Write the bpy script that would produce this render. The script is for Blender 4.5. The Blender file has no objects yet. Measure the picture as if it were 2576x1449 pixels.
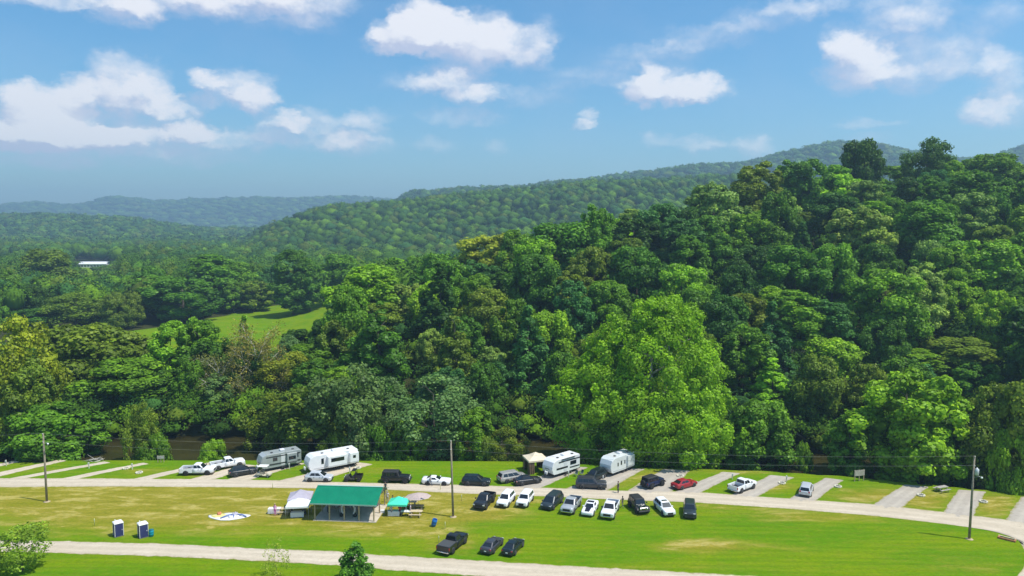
import bpy, bmesh, math, random
import numpy as np
from mathutils import Vector, Matrix

scene = bpy.context.scene
COL = scene.collection

# ------------------------------------------------------------------ camera
# pixel coordinates below are those of the photograph shown 2576 px wide
CX, CY, HOR = 1288.0, 724.5, 570.0
F = 1288.0 / math.tan(math.radians(35.0))
CAMZ = 41.0
PITCH = math.atan((CY - HOR) / F)
cam_data = bpy.data.cameras.new('camera')
cam = bpy.data.objects.new('camera', cam_data)
COL.objects.link(cam)
cam.location = (0, 0, CAMZ)
cam.rotation_euler = (math.radians(90) - PITCH, 0, 0)
cam_data.sensor_width = 36.0
cam_data.angle = math.radians(70.0)
cam_data.clip_start = 1.0
cam_data.clip_end = 20000.0
scene.camera = cam

# ------------------------------------------------------------------ light
SUN_EL = math.radians(62.0)
sun_h = Vector((0.94, -0.34)).normalized()
SUNV = Vector((sun_h.x * math.cos(SUN_EL), sun_h.y * math.cos(SUN_EL), math.sin(SUN_EL)))
sd = bpy.data.lights.new('sun', 'SUN')
sd.energy = 4.6
sd.angle = math.radians(0.55)
sd.color = (1.0, 0.955, 0.88)
sun = bpy.data.objects.new('sun', sd)
COL.objects.link(sun)
sun.rotation_euler = SUNV.to_track_quat('Z', 'Y').to_euler()
sun.location = (60, -30, 400)

vs = scene.view_settings
vs.view_transform = 'Standard'
vs.look = 'None'
vs.exposure = 0.2
vs.gamma = 1.0
vs.use_curve_mapping = False
scene.cycles.max_bounces = 6
scene.cycles.diffuse_bounces = 4
scene.cycles.glossy_bounces = 3
scene.cycles.transmission_bounces = 3
scene.cycles.volume_bounces = 0
scene.cycles.transparent_max_bounces = 6
scene.cycles.caustics_reflective = False
scene.cycles.caustics_refractive = False


def ray(u, v):
    a, b = (u - CX) / F, (CY - v) / F
    c, s = math.cos(PITCH), math.sin(PITCH)
    return Vector((a, c + b * s, -s + b * c))


def G(u, v, z=0.0):
    """point of the level ground (height z) seen at a pixel"""
    r = ray(u, v)
    t = (z - CAMZ) / r.z
    return Vector((r.x * t, r.y * t, z))


def proj(p):
    c, s = math.cos(PITCH), math.sin(PITCH)
    dz = p[2] - CAMZ
    dep = p[1] * c - dz * s
    up = p[1] * s + dz * c
    return CX + F * p[0] / dep, CY - F * up / dep


# ------------------------------------------------------------------ node helpers
def nd(nt, typ, loc=None, **kw):
    n = nt.nodes.new(typ)
    for k, v in kw.items():
        setattr(n, k, v)
    return n


def mth(nt, op, a, b=None, c=None, clamp=False):
    n = nt.nodes.new('ShaderNodeMath')
    n.operation = op
    n.use_clamp = clamp
    for i, v in enumerate((a, b, c)):
        if v is None:
            continue
        if isinstance(v, (int, float)):
            n.inputs[i].default_value = v
        else:
            nt.links.new(v, n.inputs[i])
    return n.outputs[0]


def mixc(nt, fac, a, b, blend='MIX'):
    n = nt.nodes.new('ShaderNodeMix')
    n.data_type = 'RGBA'
    n.blend_type = blend
    n.clamp_factor = True
    for sock, v in ((n.inputs[0], fac), (n.inputs[6], a), (n.inputs[7], b)):
        if isinstance(v, (int, float)):
            sock.default_value = v
        elif isinstance(v, (tuple, list)):
            sock.default_value = (*v[:3], 1.0)
        else:
            nt.links.new(v, sock)
    return n.outputs[2]


def ramp(nt, fac, stops):
    n = nt.nodes.new('ShaderNodeMapRange')
    n.interpolation_type = 'SMOOTHSTEP'
    n.inputs[1].default_value, n.inputs[2].default_value = stops[0], stops[1]
    n.inputs[3].default_value, n.inputs[4].default_value = (stops[2], stops[3]) if len(stops) > 2 else (0.0, 1.0)
    nt.links.new(fac, n.inputs[0])
    return n.outputs[0]


def noise(nt, vec, scale, detail=4.0, rough=0.55, dist=0.0):
    n = nt.nodes.new('ShaderNodeTexNoise')
    n.inputs['Scale'].default_value = scale
    n.inputs['Detail'].default_value = detail
    n.inputs['Roughness'].default_value = rough
    n.inputs['Distortion'].default_value = dist
    if vec is not None:
        nt.links.new(vec, n.inputs['Vector'])
    return n


def mapping(nt, vec, scale=(1, 1, 1), loc=(0, 0, 0), rot=(0, 0, 0)):
    n = nt.nodes.new('ShaderNodeMapping')
    n.inputs['Scale'].default_value = scale
    n.inputs['Location'].default_value = loc
    n.inputs['Rotation'].default_value = rot
    nt.links.new(vec, n.inputs['Vector'])
    return n.outputs[0]


# ------------------------------------------------------------------ world: sky with fair weather clouds
world = bpy.data.worlds.new('World')
scene.world = world
world.use_nodes = True
wt = world.node_tree
for n in list(wt.nodes):
    wt.nodes.remove(n)
wout = nd(wt, 'ShaderNodeOutputWorld')
bg = nd(wt, 'ShaderNodeBackground')
bg.inputs['Strength'].default_value = 0.15
sky = nd(wt, 'ShaderNodeTexSky', sky_type='NISHITA')
sky.sun_disc = False
sky.sun_elevation = SUN_EL
sky.sun_rotation = math.atan2(SUNV.x, SUNV.y)
sky.altitude = 200
sky.air_density = 1.1
sky.dust_density = 1.8
sky.ozone_density = 2.0

# clouds: (u, v, half width, half height, weight)
PUFFS = [
    (220, 350, 260, 34, .48), (420, 300, 100, 34, .40), (690, 350, 200, 32, .44), (930, 300, 70, 30, .3), (60, 330, 120, 40, .4), (1150, 215, 130, 30, .3), (2330, 150, 130, 60, .12), (1700, 240, 140, 26, .3),
    (70, -14, 115, 26, 0.90), (300, 22, 90, 34, 1.00), (430, -8, 150, 48, 1.00), (610, -14, 130, 46, 0.90), (770, -4, 130, 58, 1.00), (720, 62, 150, 24, 0.24),
    (640, 120, 110, 16, 0.12),
    (46, 238, 52, 36, 0.85), (130, 262, 82, 50, 0.90), (50, 315, 95, 48, 0.85), (203, 222, 40, 34, 0.75), (318, 196, 92, 58, 1.00), (215, 300, 100, 60, 0.80),
    (340, 240, 95, 34, 0.70), (335, 338, 70, 26, 0.61), (110, 345, 150, 26, 0.54),
    (600, 228, 92, 56, 1.05), (520, 200, 40, 26, 0.70), (640, 250, 60, 30, 0.55), (460, 262, 70, 26, 0.40), (480, 330, 62, 26, 0.47),
    (772, 298, 66, 34, 0.72), (706, 306, 60, 24, 0.45), (870, 322, 60, 38, 0.61), (945, 342, 40, 26, 0.54), (900, 372, 110, 26, 0.34), (540, 390, 130, 30, 0.27),
    (1062, 60, 78, 76, 1.50), (1005, 90, 76, 46, 1.20), (1120, 80, 70, 60, 1.10), (1215, 88, 95, 58, 1.05), (1270, 120, 120, 56, 0.75), (1170, 164, 100, 34, 0.70), (1365, 80, 48, 46, 0.55),
    (1350, 145, 62, 30, 0.50), (1070, 208, 120, 36, 0.38), (1196, 246, 62, 22, 0.75), (955, 110, 50, 30, 0.40),
    (1160, 292, 140, 26, 0.32), (1330, 240, 150, 32, 0.28), (1490, 190, 150, 32, 0.30), (1640, 135, 150, 32, 0.30), (1790, 90, 150, 30, 0.28), (1950, 45, 150, 30, 0.28), (2080, 8, 140, 28, 0.26),
    (1690, 216, 112, 48, 0.90), (1640, 185, 36, 36, 0.60), (1775, 222, 75, 40, 0.60), (1605, 225, 62, 36, 0.30),
    (1476, 292, 28, 20, 0.75), (1476, 318, 32, 13, 0.47),
    (2150, 165, 82, 66, 1.15), (2115, 108, 50, 46, 0.70), (2285, 28, 110, 42, 0.65), (2275, 110, 110, 70, 0.30), (2442, 140, 58, 52, 0.50), (2300, 196, 110, 36, 0.34), (2525, 175, 48, 42, 0.42),
    (2545, 262, 90, 50, 0.62), (2475, 272, 50, 36, 0.35), (2520, 40, 70, 40, 0.30), (2180, 308, 90, 14, 0.30),
    (1100, 366, 66, 28, 0.51), (1246, 370, 38, 30, 0.51), (1780, 362, 80, 28, 0.38), (1905, 366, 46, 34, 0.41), (1650, 350, 60, 24, 0.30), (2180, 350, 60, 20, 0.24), (300, 400, 200, 26, 0.27), (60, 400, 130, 26, 0.27),
]
tc = nd(wt, 'ShaderNodeTexCoord')
sep = nd(wt, 'ShaderNodeSeparateXYZ')
wt.links.new(tc.outputs['Generated'], sep.inputs[0])
az = mth(wt, 'ARCTAN2', sep.outputs[0], sep.outputs[1])
el = mth(wt, 'ARCSINE', sep.outputs[2])
n1 = noise(wt, mapping(wt, tc.outputs['Generated'], (1, 1, 1.5)), 9.0, 6.0, 0.6)
n2 = noise(wt, mapping(wt, tc.outputs['Generated'], (1, 1, 1.6), (3, 1, 7)), 30.0, 7.0, 0.62)


def dvec(colr, amt):
    n = nd(wt, 'ShaderNodeVectorMath', operation='MULTIPLY_ADD')
    wt.links.new(colr, n.inputs[0])
    n.inputs[1].default_value = (amt * 1.4, amt, 0)
    n.inputs[2].default_value = (-amt * 0.7, -amt * 0.5, 0)
    return n.outputs[0]


comb = nd(wt, 'ShaderNodeCombineXYZ')
wt.links.new(az, comb.inputs[0])
wt.links.new(el, comb.inputs[1])


def vadd(a, b):
    n = nd(wt, 'ShaderNodeVectorMath', operation='ADD')
    wt.links.new(a, n.inputs[0])
    if isinstance(b, tuple):
        n.inputs[1].default_value = b
    else:
        wt.links.new(b, n.inputs[1])
    return n.outputs[0]


pos = vadd(vadd(comb.outputs[0], dvec(n1.outputs['Color'], 0.016)), dvec(n2.outputs['Color'], 0.040))


def density(vec):
    tot = None
    for (u, v, rx, ry, w) in PUFFS:
        r = ray(u, v).normalized()
        a0, e0 = math.atan2(r.x, r.y), math.asin(r.z)
        if w < .5:
            w = w * 1.8
        ax, ay = rx * 1.17 / F, ry * 1.17 / F
        m = nd(wt, 'ShaderNodeVectorMath', operation='MULTIPLY_ADD')
        wt.links.new(vec, m.inputs[0])
        m.inputs[1].default_value = (1 / ax, 1 / ay, 0)
        m.inputs[2].default_value = (-a0 / ax, -e0 / ay, 0)
        d = nd(wt, 'ShaderNodeVectorMath', operation='DOT_PRODUCT')
        wt.links.new(m.outputs[0], d.inputs[0])
        wt.links.new(m.outputs[0], d.inputs[1])
        g = mth(wt, 'MULTIPLY_ADD', d.outputs['Value'], -w, w)
        g = mth(wt, 'MAXIMUM', g, 0.0)
        tot = g if tot is None else mth(wt, 'ADD', tot, g)
    return tot


d0 = density(pos)
d1 = density(vadd(pos, (0.011, 0.019, 0)))
# scattered clouds over the rest of the sky, same kind, thinning towards the frame
nb = noise(wt, mapping(wt, tc.outputs['Generated'], (1, 1, 2.2), (11, 4, 2)), 3.2, 8.0, 0.6)
far_off = ramp(wt, mth(wt, 'ABSOLUTE', az), (0.68, 0.95))
high = ramp(wt, el, (0.38, 0.6))
rest = mth(wt, 'MULTIPLY', ramp(wt, nb.outputs['Fac'], (0.5, 0.68)), mth(wt, 'MAXIMUM', far_off, high))
rest = mth(wt, 'MULTIPLY', rest, ramp(wt, el, (0.0, 0.12)))
n3 = noise(wt, mapping(wt, tc.outputs['Generated'], (1, 1, 1.3), (5, 9, 1)), 62.0, 6.0, 0.6)
fine = mth(wt, 'MULTIPLY_ADD', n3.outputs['Fac'], 1.1, 0.45)
cover = ramp(wt, mth(wt, 'MULTIPLY', d0, fine), (0.03, 1.4))
cover = mth(wt, 'MULTIPLY', cover, 0.93)
cover = mth(wt, 'MAXIMUM', cover, mth(wt, 'MULTIPLY', rest, 0.85))
veil = mth(wt, 'MULTIPLY', ramp(wt, n1.outputs['Fac'], (0.35, 0.75)), 0.07)
cover = mth(wt, 'MAXIMUM', cover, veil)
lit = mth(wt, 'SUBTRACT', d0, d1)
lit = mth(wt, 'MULTIPLY_ADD', n3.outputs['Fac'], 0.5, mth(wt, 'MULTIPLY_ADD', d0, 0.45, mth(wt, 'MULTIPLY', lit, 1.3)))
lit = ramp(wt, lit, (-0.1, 1.55))
cloud_col = mixc(wt, lit, (3.4, 3.7, 4.8), (5.8, 5.75, 6.0))
hs = nd(wt, 'ShaderNodeHueSaturation')
hs.inputs['Saturation'].default_value = 1.15
hs.inputs['Hue'].default_value = 0.497
hs.inputs['Value'].default_value = 1.0
tintn = nd(wt, 'ShaderNodeVectorMath', operation='MULTIPLY')
wt.links.new(sky.outputs[0], tintn.inputs[0])
tintn.inputs[1].default_value = (0.64, 0.83, 0.94)
wt.links.new(tintn.outputs[0], hs.inputs['Color'])
wt.links.new(mixc(wt, cover, hs.outputs[0], cloud_col), bg.inputs['Color'])
wt.links.new(bg.outputs[0], wout.inputs['Surface'])
world.cycles.sampling_method = 'MANUAL'
world.cycles.sample_map_resolution = 512

# ------------------------------------------------------------------ materials
MATS = {}


def mat(name, col, rough=0.6, metal=0.0, spec=0.5, coat=0.0, var=0.0, vscale=3.0, bump=0.0, bscale=30.0, emit=None, alpha=None):
    if name in MATS:
        return MATS[name]
    m = bpy.data.materials.new(name)
    m.use_nodes = True
    nt = m.node_tree
    b = nt.nodes['Principled BSDF']
    b.inputs['Base Color'].default_value = (*col, 1)
    b.inputs['Roughness'].default_value = rough
    b.inputs['Metallic'].default_value = metal
    b.inputs['Specular IOR Level'].default_value = spec
    if coat:
        b.inputs['Coat Weight'].default_value = coat
        b.inputs['Coat Roughness'].default_value = 0.04
    if var > 0 or bump > 0:
        tcn = nd(nt, 'ShaderNodeTexCoord')
    if var > 0:
        nz = noise(nt, tcn.outputs['Object'], vscale, 5, 0.6)
        f = ramp(nt, nz.outputs['Fac'], (0.3, 0.7))
        lo = tuple(c * (1 - var) for c in col)
        hi = tuple(min(1, c * (1 + var)) for c in col)
        nt.links.new(mixc(nt, f, lo, hi), b.inputs['Base Color'])
        nt.links.new(mth(nt, 'MULTIPLY_ADD', nz.outputs['Fac'], 0.3, rough - 0.15, clamp=True), b.inputs['Roughness'])
    if bump > 0:
        nz2 = noise(nt, tcn.outputs['Object'], bscale, 4, 0.6)
        bp = nd(nt, 'ShaderNodeBump')
        bp.inputs['Strength'].default_value = bump
        bp.inputs['Distance'].default_value = 0.05
        nt.links.new(nz2.outputs['Fac'], bp.inputs['Height'])
        nt.links.new(bp.outputs[0], b.inputs['Normal'])
    MATS[name] = m
    return m


def leaf_material():
    m = bpy.data.materials.new('leaves')
    m.use_nodes = True
    nt = m.node_tree
    nt.nodes.clear()
    o = nd(nt, 'ShaderNodeOutputMaterial')
    oi = nd(nt, 'ShaderNodeObjectInfo')
    at = nd(nt, 'ShaderNodeAttribute', attribute_name='tint')
    f = at.outputs['Fac']
    var = mth(nt, 'MULTIPLY_ADD', f, 2.8, 1.45)
    cm = nd(nt, 'ShaderNodeVectorMath', operation='SCALE')
    nt.links.new(oi.outputs['Color'], cm.inputs[0])
    nt.links.new(var, cm.inputs['Scale'])
    # some leaves lean to yellow
    yel = nd(nt, 'ShaderNodeVectorMath', operation='MULTIPLY')
    nt.links.new(cm.outputs[0], yel.inputs[0])
    yel.inputs[1].default_value = (1.22, 1.06, 0.7)
    col = mixc(nt, ramp(nt, f, (0.45, 1.0)), cm.outputs[0], yel.outputs[0])
    d = nd(nt, 'ShaderNodeBsdfDiffuse')
    t = nd(nt, 'ShaderNodeBsdfTranslucent')
    g = nd(nt, 'ShaderNodeBsdfGlossy')
    g.inputs['Roughness'].default_value = 0.5
    g.inputs['Color'].default_value = (0.6, 0.65, 0.6, 1)
    nt.links.new(col, d.inputs['Color'])
    nt.links.new(col, t.inputs['Color'])
    ms = nd(nt, 'ShaderNodeMixShader')
    ms.inputs[0].default_value = 0.36
    nt.links.new(d.outputs[0], ms.inputs[1])
    nt.links.new(t.outputs[0], ms.inputs[2])
    m2 = nd(nt, 'ShaderNodeMixShader')
    m2.inputs[0].default_value = 0.02
    nt.links.new(ms.outputs[0], m2.inputs[1])
    nt.links.new(g.outputs[0], m2.inputs[2])
    nt.links.new(m2.outputs[0], o.inputs['Surface'])
    return m


LEAF = leaf_material()


def far_leaf_material():
    m = bpy.data.materials.new('far_leaves')
    m.use_nodes = True
    nt = m.node_tree
    b = nt.nodes['Principled BSDF']
    at = nd(nt, 'ShaderNodeAttribute', attribute_name='col')
    nt.links.new(at.outputs['Color'], b.inputs['Base Color'])
    b.inputs['Roughness'].default_value = 0.9
    b.inputs['Specular IOR Level'].default_value = 0.1
    return m


FARLEAF = far_leaf_material()
BARK = mat('bark', (0.10, 0.085, 0.065), 0.9, var=0.4, vscale=2.0, bump=0.5, bscale=6.0)
PALEBARK = mat('pale_bark', (0.50, 0.46, 0.40), 0.8, var=0.35, vscale=0.8, bump=0.3, bscale=4.0)


# ------------------------------------------------------------------ mesh helpers
def link(o, parent=None):
    COL.objects.link(o)
    if parent is not None:
        o.parent = parent
    return o


def tag(o, label=None, cat=None, group=None, kind=None):
    if label:
        o['label'] = label
    if cat:
        o['category'] = cat
    if group:
        o['group'] = group
    if kind:
        o['kind'] = kind
    return o


def empty(name, loc=(0, 0, 0), rz=0.0, label=None, cat=None, group=None):
    o = bpy.data.objects.new(name, None)
    o.empty_display_size = 0.3
    o.location = loc
    o.rotation_euler = (0, 0, rz)
    link(o)
    return tag(o, label, cat, group)


def np_mesh(name, V, Fq, mats, point_attrs=None, smooth=False, mat_idx=None):
    """V (n,3); Fq list of index arrays, each (m,k)"""
    me = bpy.data.meshes.new(name)
    V = np.asarray(V, dtype=np.float32)
    me.vertices.add(len(V))
    me.vertices.foreach_set('co', V.ravel())
    loops = np.concatenate([np.asarray(f, dtype=np.int32).ravel() for f in Fq])
    sizes = np.concatenate([np.full(len(f), np.asarray(f).shape[1], dtype=np.int32) for f in Fq])
    starts = np.concatenate([[0], np.cumsum(sizes)[:-1]]).astype(np.int32)
    me.loops.add(len(loops))
    me.loops.foreach_set('vertex_index', loops)
    me.polygons.add(len(sizes))
    me.polygons.foreach_set('loop_start', starts)
    me.polygons.foreach_set('loop_total', sizes)
    if smooth:
        me.polygons.foreach_set('use_smooth', np.ones(len(sizes), dtype=bool))
    if mat_idx is not None:
        me.polygons.foreach_set('material_index', np.asarray(mat_idx, dtype=np.int32))
    for m in mats:
        me.materials.append(m)
    for k, a in (point_attrs or {}).items():
        a = np.asarray(a, dtype=np.float32)
        if a.ndim == 1:
            at = me.attributes.new(k, 'FLOAT', 'POINT')
            at.data.foreach_set('value', a)
        else:
            at = me.attributes.new(k, 'FLOAT_COLOR', 'POINT')
            at.data.foreach_set('color', np.concatenate([a, np.ones((len(a), 1), np.float32)], 1).ravel())
    me.update(calc_edges=True)
    me.validate()
    return me


class MB:
    """collects shapes into one mesh"""

    def __init__(s):
        s.v, s.f, s.sm = [], [], []

    def add(s, vs, fs, smooth=False, M=None):
        o = len(s.v)
        for p in vs:
            p = Vector(p)
            s.v.append(tuple(M @ p) if M is not None else tuple(p))
        for f in fs:
            s.f.append([i + o for i in f])
            s.sm.append(smooth)
        return s

    def box(s, x0, x1, y0, y1, z0, z1, bev=0.0, M=None):
        if bev <= 0:
            vs = [(x, y, z) for x in (x0, x1) for y in (y0, y1) for z in (z0, z1)]
            fs = [(0, 1, 3, 2), (4, 6, 7, 5), (0, 4, 5, 1), (2, 3, 7, 6), (0, 2, 6, 4), (1, 5, 7, 3)]
            return s.add(vs, fs, False, M)
        b = bev
        def ring(z, i):
            return [(x0 + i + b, y0 + i, z), (x1 - i - b, y0 + i, z), (x1 - i, y0 + i + b, z), (x1 - i, y1 - i - b, z), (x1 - i - b, y1 - i, z), (x0 + i + b, y1 - i, z), (x0 + i, y1 - i - b, z), (x0 + i, y0 + i + b, z)]
        return s.loft([ring(z0, b), ring(z0 + b, 0), ring(z1 - b, 0), ring(z1, b)], caps=True, M=M)

    def loft(s, rings, caps=True, smooth=False, M=None, closed=True):
        n = len(rings[0])
        vs = [p for r in rings for p in r]
        fs = []
        for i in range(len(rings) - 1):
            for j in range(n if closed else n - 1):
                k = (j + 1) % n
                fs.append((i * n + j, i * n + k, (i + 1) * n + k, (i + 1) * n + j))
        if caps:
            fs.append(tuple(range(n - 1, -1, -1)))
            fs.append(tuple((len(rings) - 1) * n + j for j in range(n)))
        return s.add(vs, fs, smooth, M)

    def tube(s, pts, r, n=8, caps=True, smooth=True, M=None):
        pts = [Vector(p) for p in pts]
        rs = r if isinstance(r, (list, tuple)) else [r] * len(pts)
        rings = []
        ref = None
        for i, p in enumerate(pts):
            d = (pts[min(i + 1, len(pts) - 1)] - pts[max(i - 1, 0)]).normalized()
            if ref is None:
                ref = Vector((0, 0, 1)) if abs(d.z) < 0.9 else Vector((1, 0, 0))
            a = d.cross(ref).normalized()
            b = d.cross(a).normalized()
            ref = -b if False else ref
            rings.append([tuple(p + (a * math.cos(t) + b * math.sin(t)) * rs[i]) for t in [2 * math.pi * k / n for k in range(n)]])
        return s.loft(rings, caps, smooth, M)

    def lathe(s, prof, n=16, axis='z', M=None, smooth=True):
        """prof: list of (radius, height)"""
        rings = []
        for r, h in prof:
            ring = []
            for k in range(n):
                t = 2 * math.pi * k / n
                c, q = r * math.cos(t), r * math.sin(t)
                ring.append((c, q, h) if axis == 'z' else ((c, h, q) if axis == 'y' else (h, c, q)))
            rings.append(ring)
        return s.loft(rings, True, smooth, M)

    def quad(s, a, b, c, d, M=None):
        return s.add([a, b, c, d], [(0, 1, 2, 3)], False, M)

    def slab(s, a, b, c, d, t, M=None):
        """a quad given thickness t against its normal"""
        a, b, c, d = map(Vector, (a, b, c, d))
        n = (b - a).cross(d - a).normalized() * t
        vs = [a, b, c, d, a - n, b - n, c - n, d - n]
        return s.add(vs, [(0, 1, 2, 3), (7, 6, 5, 4), (0, 4, 5, 1), (1, 5, 6, 2), (2, 6, 7, 3), (3, 7, 4, 0)], False, M)

    def mesh(s, name, material):
        me = bpy.data.meshes.new(name)
        me.from_pydata(s.v, [], s.f)
        bm = bmesh.new()
        bm.from_mesh(me)
        bmesh.ops.recalc_face_normals(bm, faces=bm.faces)
        bm.to_mesh(me)
        bm.free()
        if any(s.sm):
            me.polygons.foreach_set('use_smooth', s.sm)
        me.materials.append(material)
        me.update()
        return me

    def build(s, name, material, parent=None, loc=None):
        o = bpy.data.objects.new(name, s.mesh(name, material))
        if loc is not None:
            o.location = loc
        return link(o, parent)


def copy_tree(o, parent=None):
    c = o.copy()
    COL.objects.link(c)
    c.parent = parent
    for ch in list(o.children):
        copy_tree(ch, c)
    return c

# ------------------------------------------------------------------ terrain
BANK_PX = [(-60, 1166), (0, 1163), (240, 1158), (600, 1158), (930, 1160), (1300, 1161), (1500, 1170), (1700, 1179), (1900, 1184), (2150, 1200), (2400, 1226), (2576, 1242)]
bp_ = [G(u, v) for u, v in BANK_PX]
BX = np.array([-400.] + [p.x for p in bp_] + [130., 200., 400.])
BY = np.array([bp_[0].y] + [p.y for p in bp_] + [92., 60., 0.])


def bank(x):
    return np.interp(x, BX, BY)


WATER_Z = -2.3
HU = [300, 500, 700, 830, 1000, 1250, 1500, 1800, 2000, 2150, 2330, 2576, 3200]
HH = [0, .3, 2, 7, 10, 15, 23, 31.5, 39, 46, 49, 45, 48]
HD = [185, 185, 185, 190, 195, 206, 222, 242, 258, 270, 272, 270, 270]
MU, MV = [560, 630, 680, 820, 1000, 1200, 1400, 1700, 1850, 2576, 3200], [628, 605, 572, 520, 508, 488, 466, 449, 446, 428, 428]
TU = [860, 960, 1010, 1040, 1150, 1300, 1450, 1600, 1730, 1860, 1960, 2080, 2180, 2280, 2400, 2480, 2576, 2800]
TV = [572, 530, 498, 483, 474, 469, 453, 436, 419, 411, 389, 360, 362, 382, 402, 396, 366, 360]
LU, LV = [-600, -100, 0, 100, 190, 240, 290, 340, 400, 480, 560, 650, 750, 880, 960, 1040, 1200], [521, 519, 518, 508, 518, 507, 495, 499, 507, 502, 501, 498, 500, 494, 501, 508, 545]
WU, WV = [-600, 0, 150, 300, 420, 520, 620, 700], [543, 540, 540, 547, 561, 578, 592, 604]


def sstep(t):
    t = np.clip(t, 0, 1)
    return t * t * (3 - 2 * t)


def ridge(u, y, U, V, dist, rise, tree, fall):
    top = np.maximum(CAMZ + (HOR - np.interp(u, U, V)) / F * dist - tree, 0)
    up = sstep((y - (dist - rise)) / rise)
    dn = 1 - 0.6 * sstep((y - dist) / fall)
    return top * up * dn


def wob(x, y):
    return (np.sin(x * .031 + 1.3) * np.cos(y * .027) + .5 * np.sin(x * .083 + y * .061) + .35 * np.sin(x * .19 - y * .15 + 2))


def T(x, y):
    x = np.asarray(x, dtype=float)
    y = np.asarray(y, dtype=float)
    u = CX + F * x / np.maximum(y, 60)
    b = bank(x)
    s = y - b
    # river channel
    z = np.where(s < 0, 0, -4.2 * sstep(s / 5.0)) + 4.4 * sstep((s - 20.0) / 7.0) + 0.0
    land = sstep((s - 27) / 8)
    hc = np.interp(u, HU, HH)
    dc = np.interp(u, HU, HD)
    yf = b + 27
    t = (y - yf) / np.maximum(dc - yf, 5)
    up = np.clip(t, 0, 1)
    up = .55 * up + .45 * sstep(up)
    dn = np.exp(-(np.maximum(y - dc, 0) / 170.0) ** 2)
    z = z + hc * up * dn
    z = z + land * 0.5 * wob(x, y) * np.clip(y / 250, 0, 3)
    r1 = ridge(u, y, MU, MV, 1100., 430., 17., 500.)
    r2 = ridge(u, y, TU, TV, 2000., 600., 19., 800.)
    r3 = ridge(u, y, LU, LV, 4200., 900., 26., 700.)
    r4 = ridge(u, y, WU, WV, 1800., 500., 18., 500.)
    z = z + np.maximum(np.maximum(r1, r2), np.maximum(r3, r4))
    # gentle swell of the lawn
    z = z + np.where(s < -4, 0.0, 0.0)
    return z


def inpoly(x, y, poly):
    x, y = np.asarray(x), np.asarray(y)
    r = np.zeros(x.shape, bool)
    n = len(poly)
    for i in range(n):
        x0, y0 = poly[i][0], poly[i][1]
        x1, y1 = poly[(i + 1) % n][0], poly[(i + 1) % n][1]
        c = ((y0 > y) != (y1 > y))
        with np.errstate(divide='ignore', invalid='ignore'):
            xi = (x1 - x0) * (y - y0) / (y1 - y0 + 1e-12) + x0
        r ^= c & (x < xi)
    return r


def gpoly(px):
    return [G(u, v) for u, v in px]


MEADOW = gpoly([(40, 915), (40, 866), (160, 848), (330, 831), (480, 814), (560, 800), (640, 780), (700, 772), (790, 774), (840, 778), (838, 850), (760, 895), (560, 905)])
BARNLAWN = gpoly([(212, 760), (204, 716), (192, 690), (176, 676), (190, 665), (292, 665), (296, 682), (262, 694), (250, 712), (236, 760)])
TANFIELD = gpoly([(-120, 712), (-120, 668), (44, 668), (46, 700)])


def axis_lines(lo, hi, a, b, step, grow):
    mid = list(np.arange(a, b + 1e-6, step))
    d, p = step, mid[-1]
    while p < hi:
        d *= grow
        p = min(p + d, hi)
        mid.append(p)
    d, p, pre = step, mid[0], []
    while p > lo:
        d *= grow
        p = max(p - d, lo)
        pre.append(p)
    return np.array(pre[::-1] + mid)


gx = axis_lines(-4300, 4300, -105, 105, 1.4, 1.045)
gy = axis_lines(-120, 4900, 74, 190, 1.1, 1.028)
XX, YY = np.meshgrid(gx, gy)
ZZ = T(XX, YY)
V = np.stack([XX.ravel(), YY.ravel(), ZZ.ravel()], 1)
nx, ny = len(gx), len(gy)
idx = np.arange(nx * ny).reshape(ny, nx)
quads = np.stack([idx[:-1, :-1], idx[:-1, 1:], idx[1:, 1:], idx[1:, :-1]], -1).reshape(-1, 4)
# dryness of the turf, measured where the photograph shows tan or olive grass
Xf, Yf = XX.ravel(), YY.ravel()
dep = np.maximum(Yf * math.cos(PITCH) + CAMZ * math.sin(PITCH), 1)
PU = CX + F * Xf / dep
PV = CY - F * (Yf * math.sin(PITCH) - CAMZ * math.cos(PITCH)) / dep
PU = np.where(Yf > 30, PU, -999)
DRY = [(300, 1245, 520, 26, .75), (150, 1275, 420, 40, .5), (560, 1270, 430, 40, .5), (840, 1250, 260, 30, .45), (700, 1300, 420, 40, .42), (250, 1330, 420, 30, .32),
       (1060, 1280, 160, 36, .75), (1200, 1265, 120, 30, .65), (1240, 1300, 110, 14, .3), (1000, 1330, 160, 28, .5), (1110, 1370, 60, 26, .35), (1170, 1375, 40, 26, .35), (1500, 1262, 320, 10, .35),
       (1760, 1372, 120, 20, .62), (1900, 1380, 200, 14, .3), (2050, 1300, 220, 14, .6), (1850, 1275, 200, 12, .45), (2300, 1330, 150, 16, .2),
       (2180, 1245, 110, 22, .65), (2330, 1260, 90, 26, .7), (2500, 1270, 60, 34, .75), (1950, 1225, 60, 16, .6), (1650, 1195, 60, 18, .6), (1560, 1215, 60, 16, .45), (1790, 1185, 70, 8, .4), (1900, 1190, 60, 8, .45),
       (350, 1186, 60, 8, .5), (100, 1180, 120, 8, .35), (480, 1178, 60, 9, .45), (960, 1180, 60, 14, .4), (720, 1190, 50, 10, .3), (2450, 1425, 160, 30, .3), (1600, 1425, 500, 10, .28), (660, 1408, 160, 8, .5)]
dry = np.zeros(len(Xf))
for (u, v, ru, rv, w) in DRY:
    dry += w * np.exp(-((PU - u) / ru) ** 2 - ((PV - v) / rv) ** 2)
dry = np.clip(dry * 1.25, 0, 1)
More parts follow.
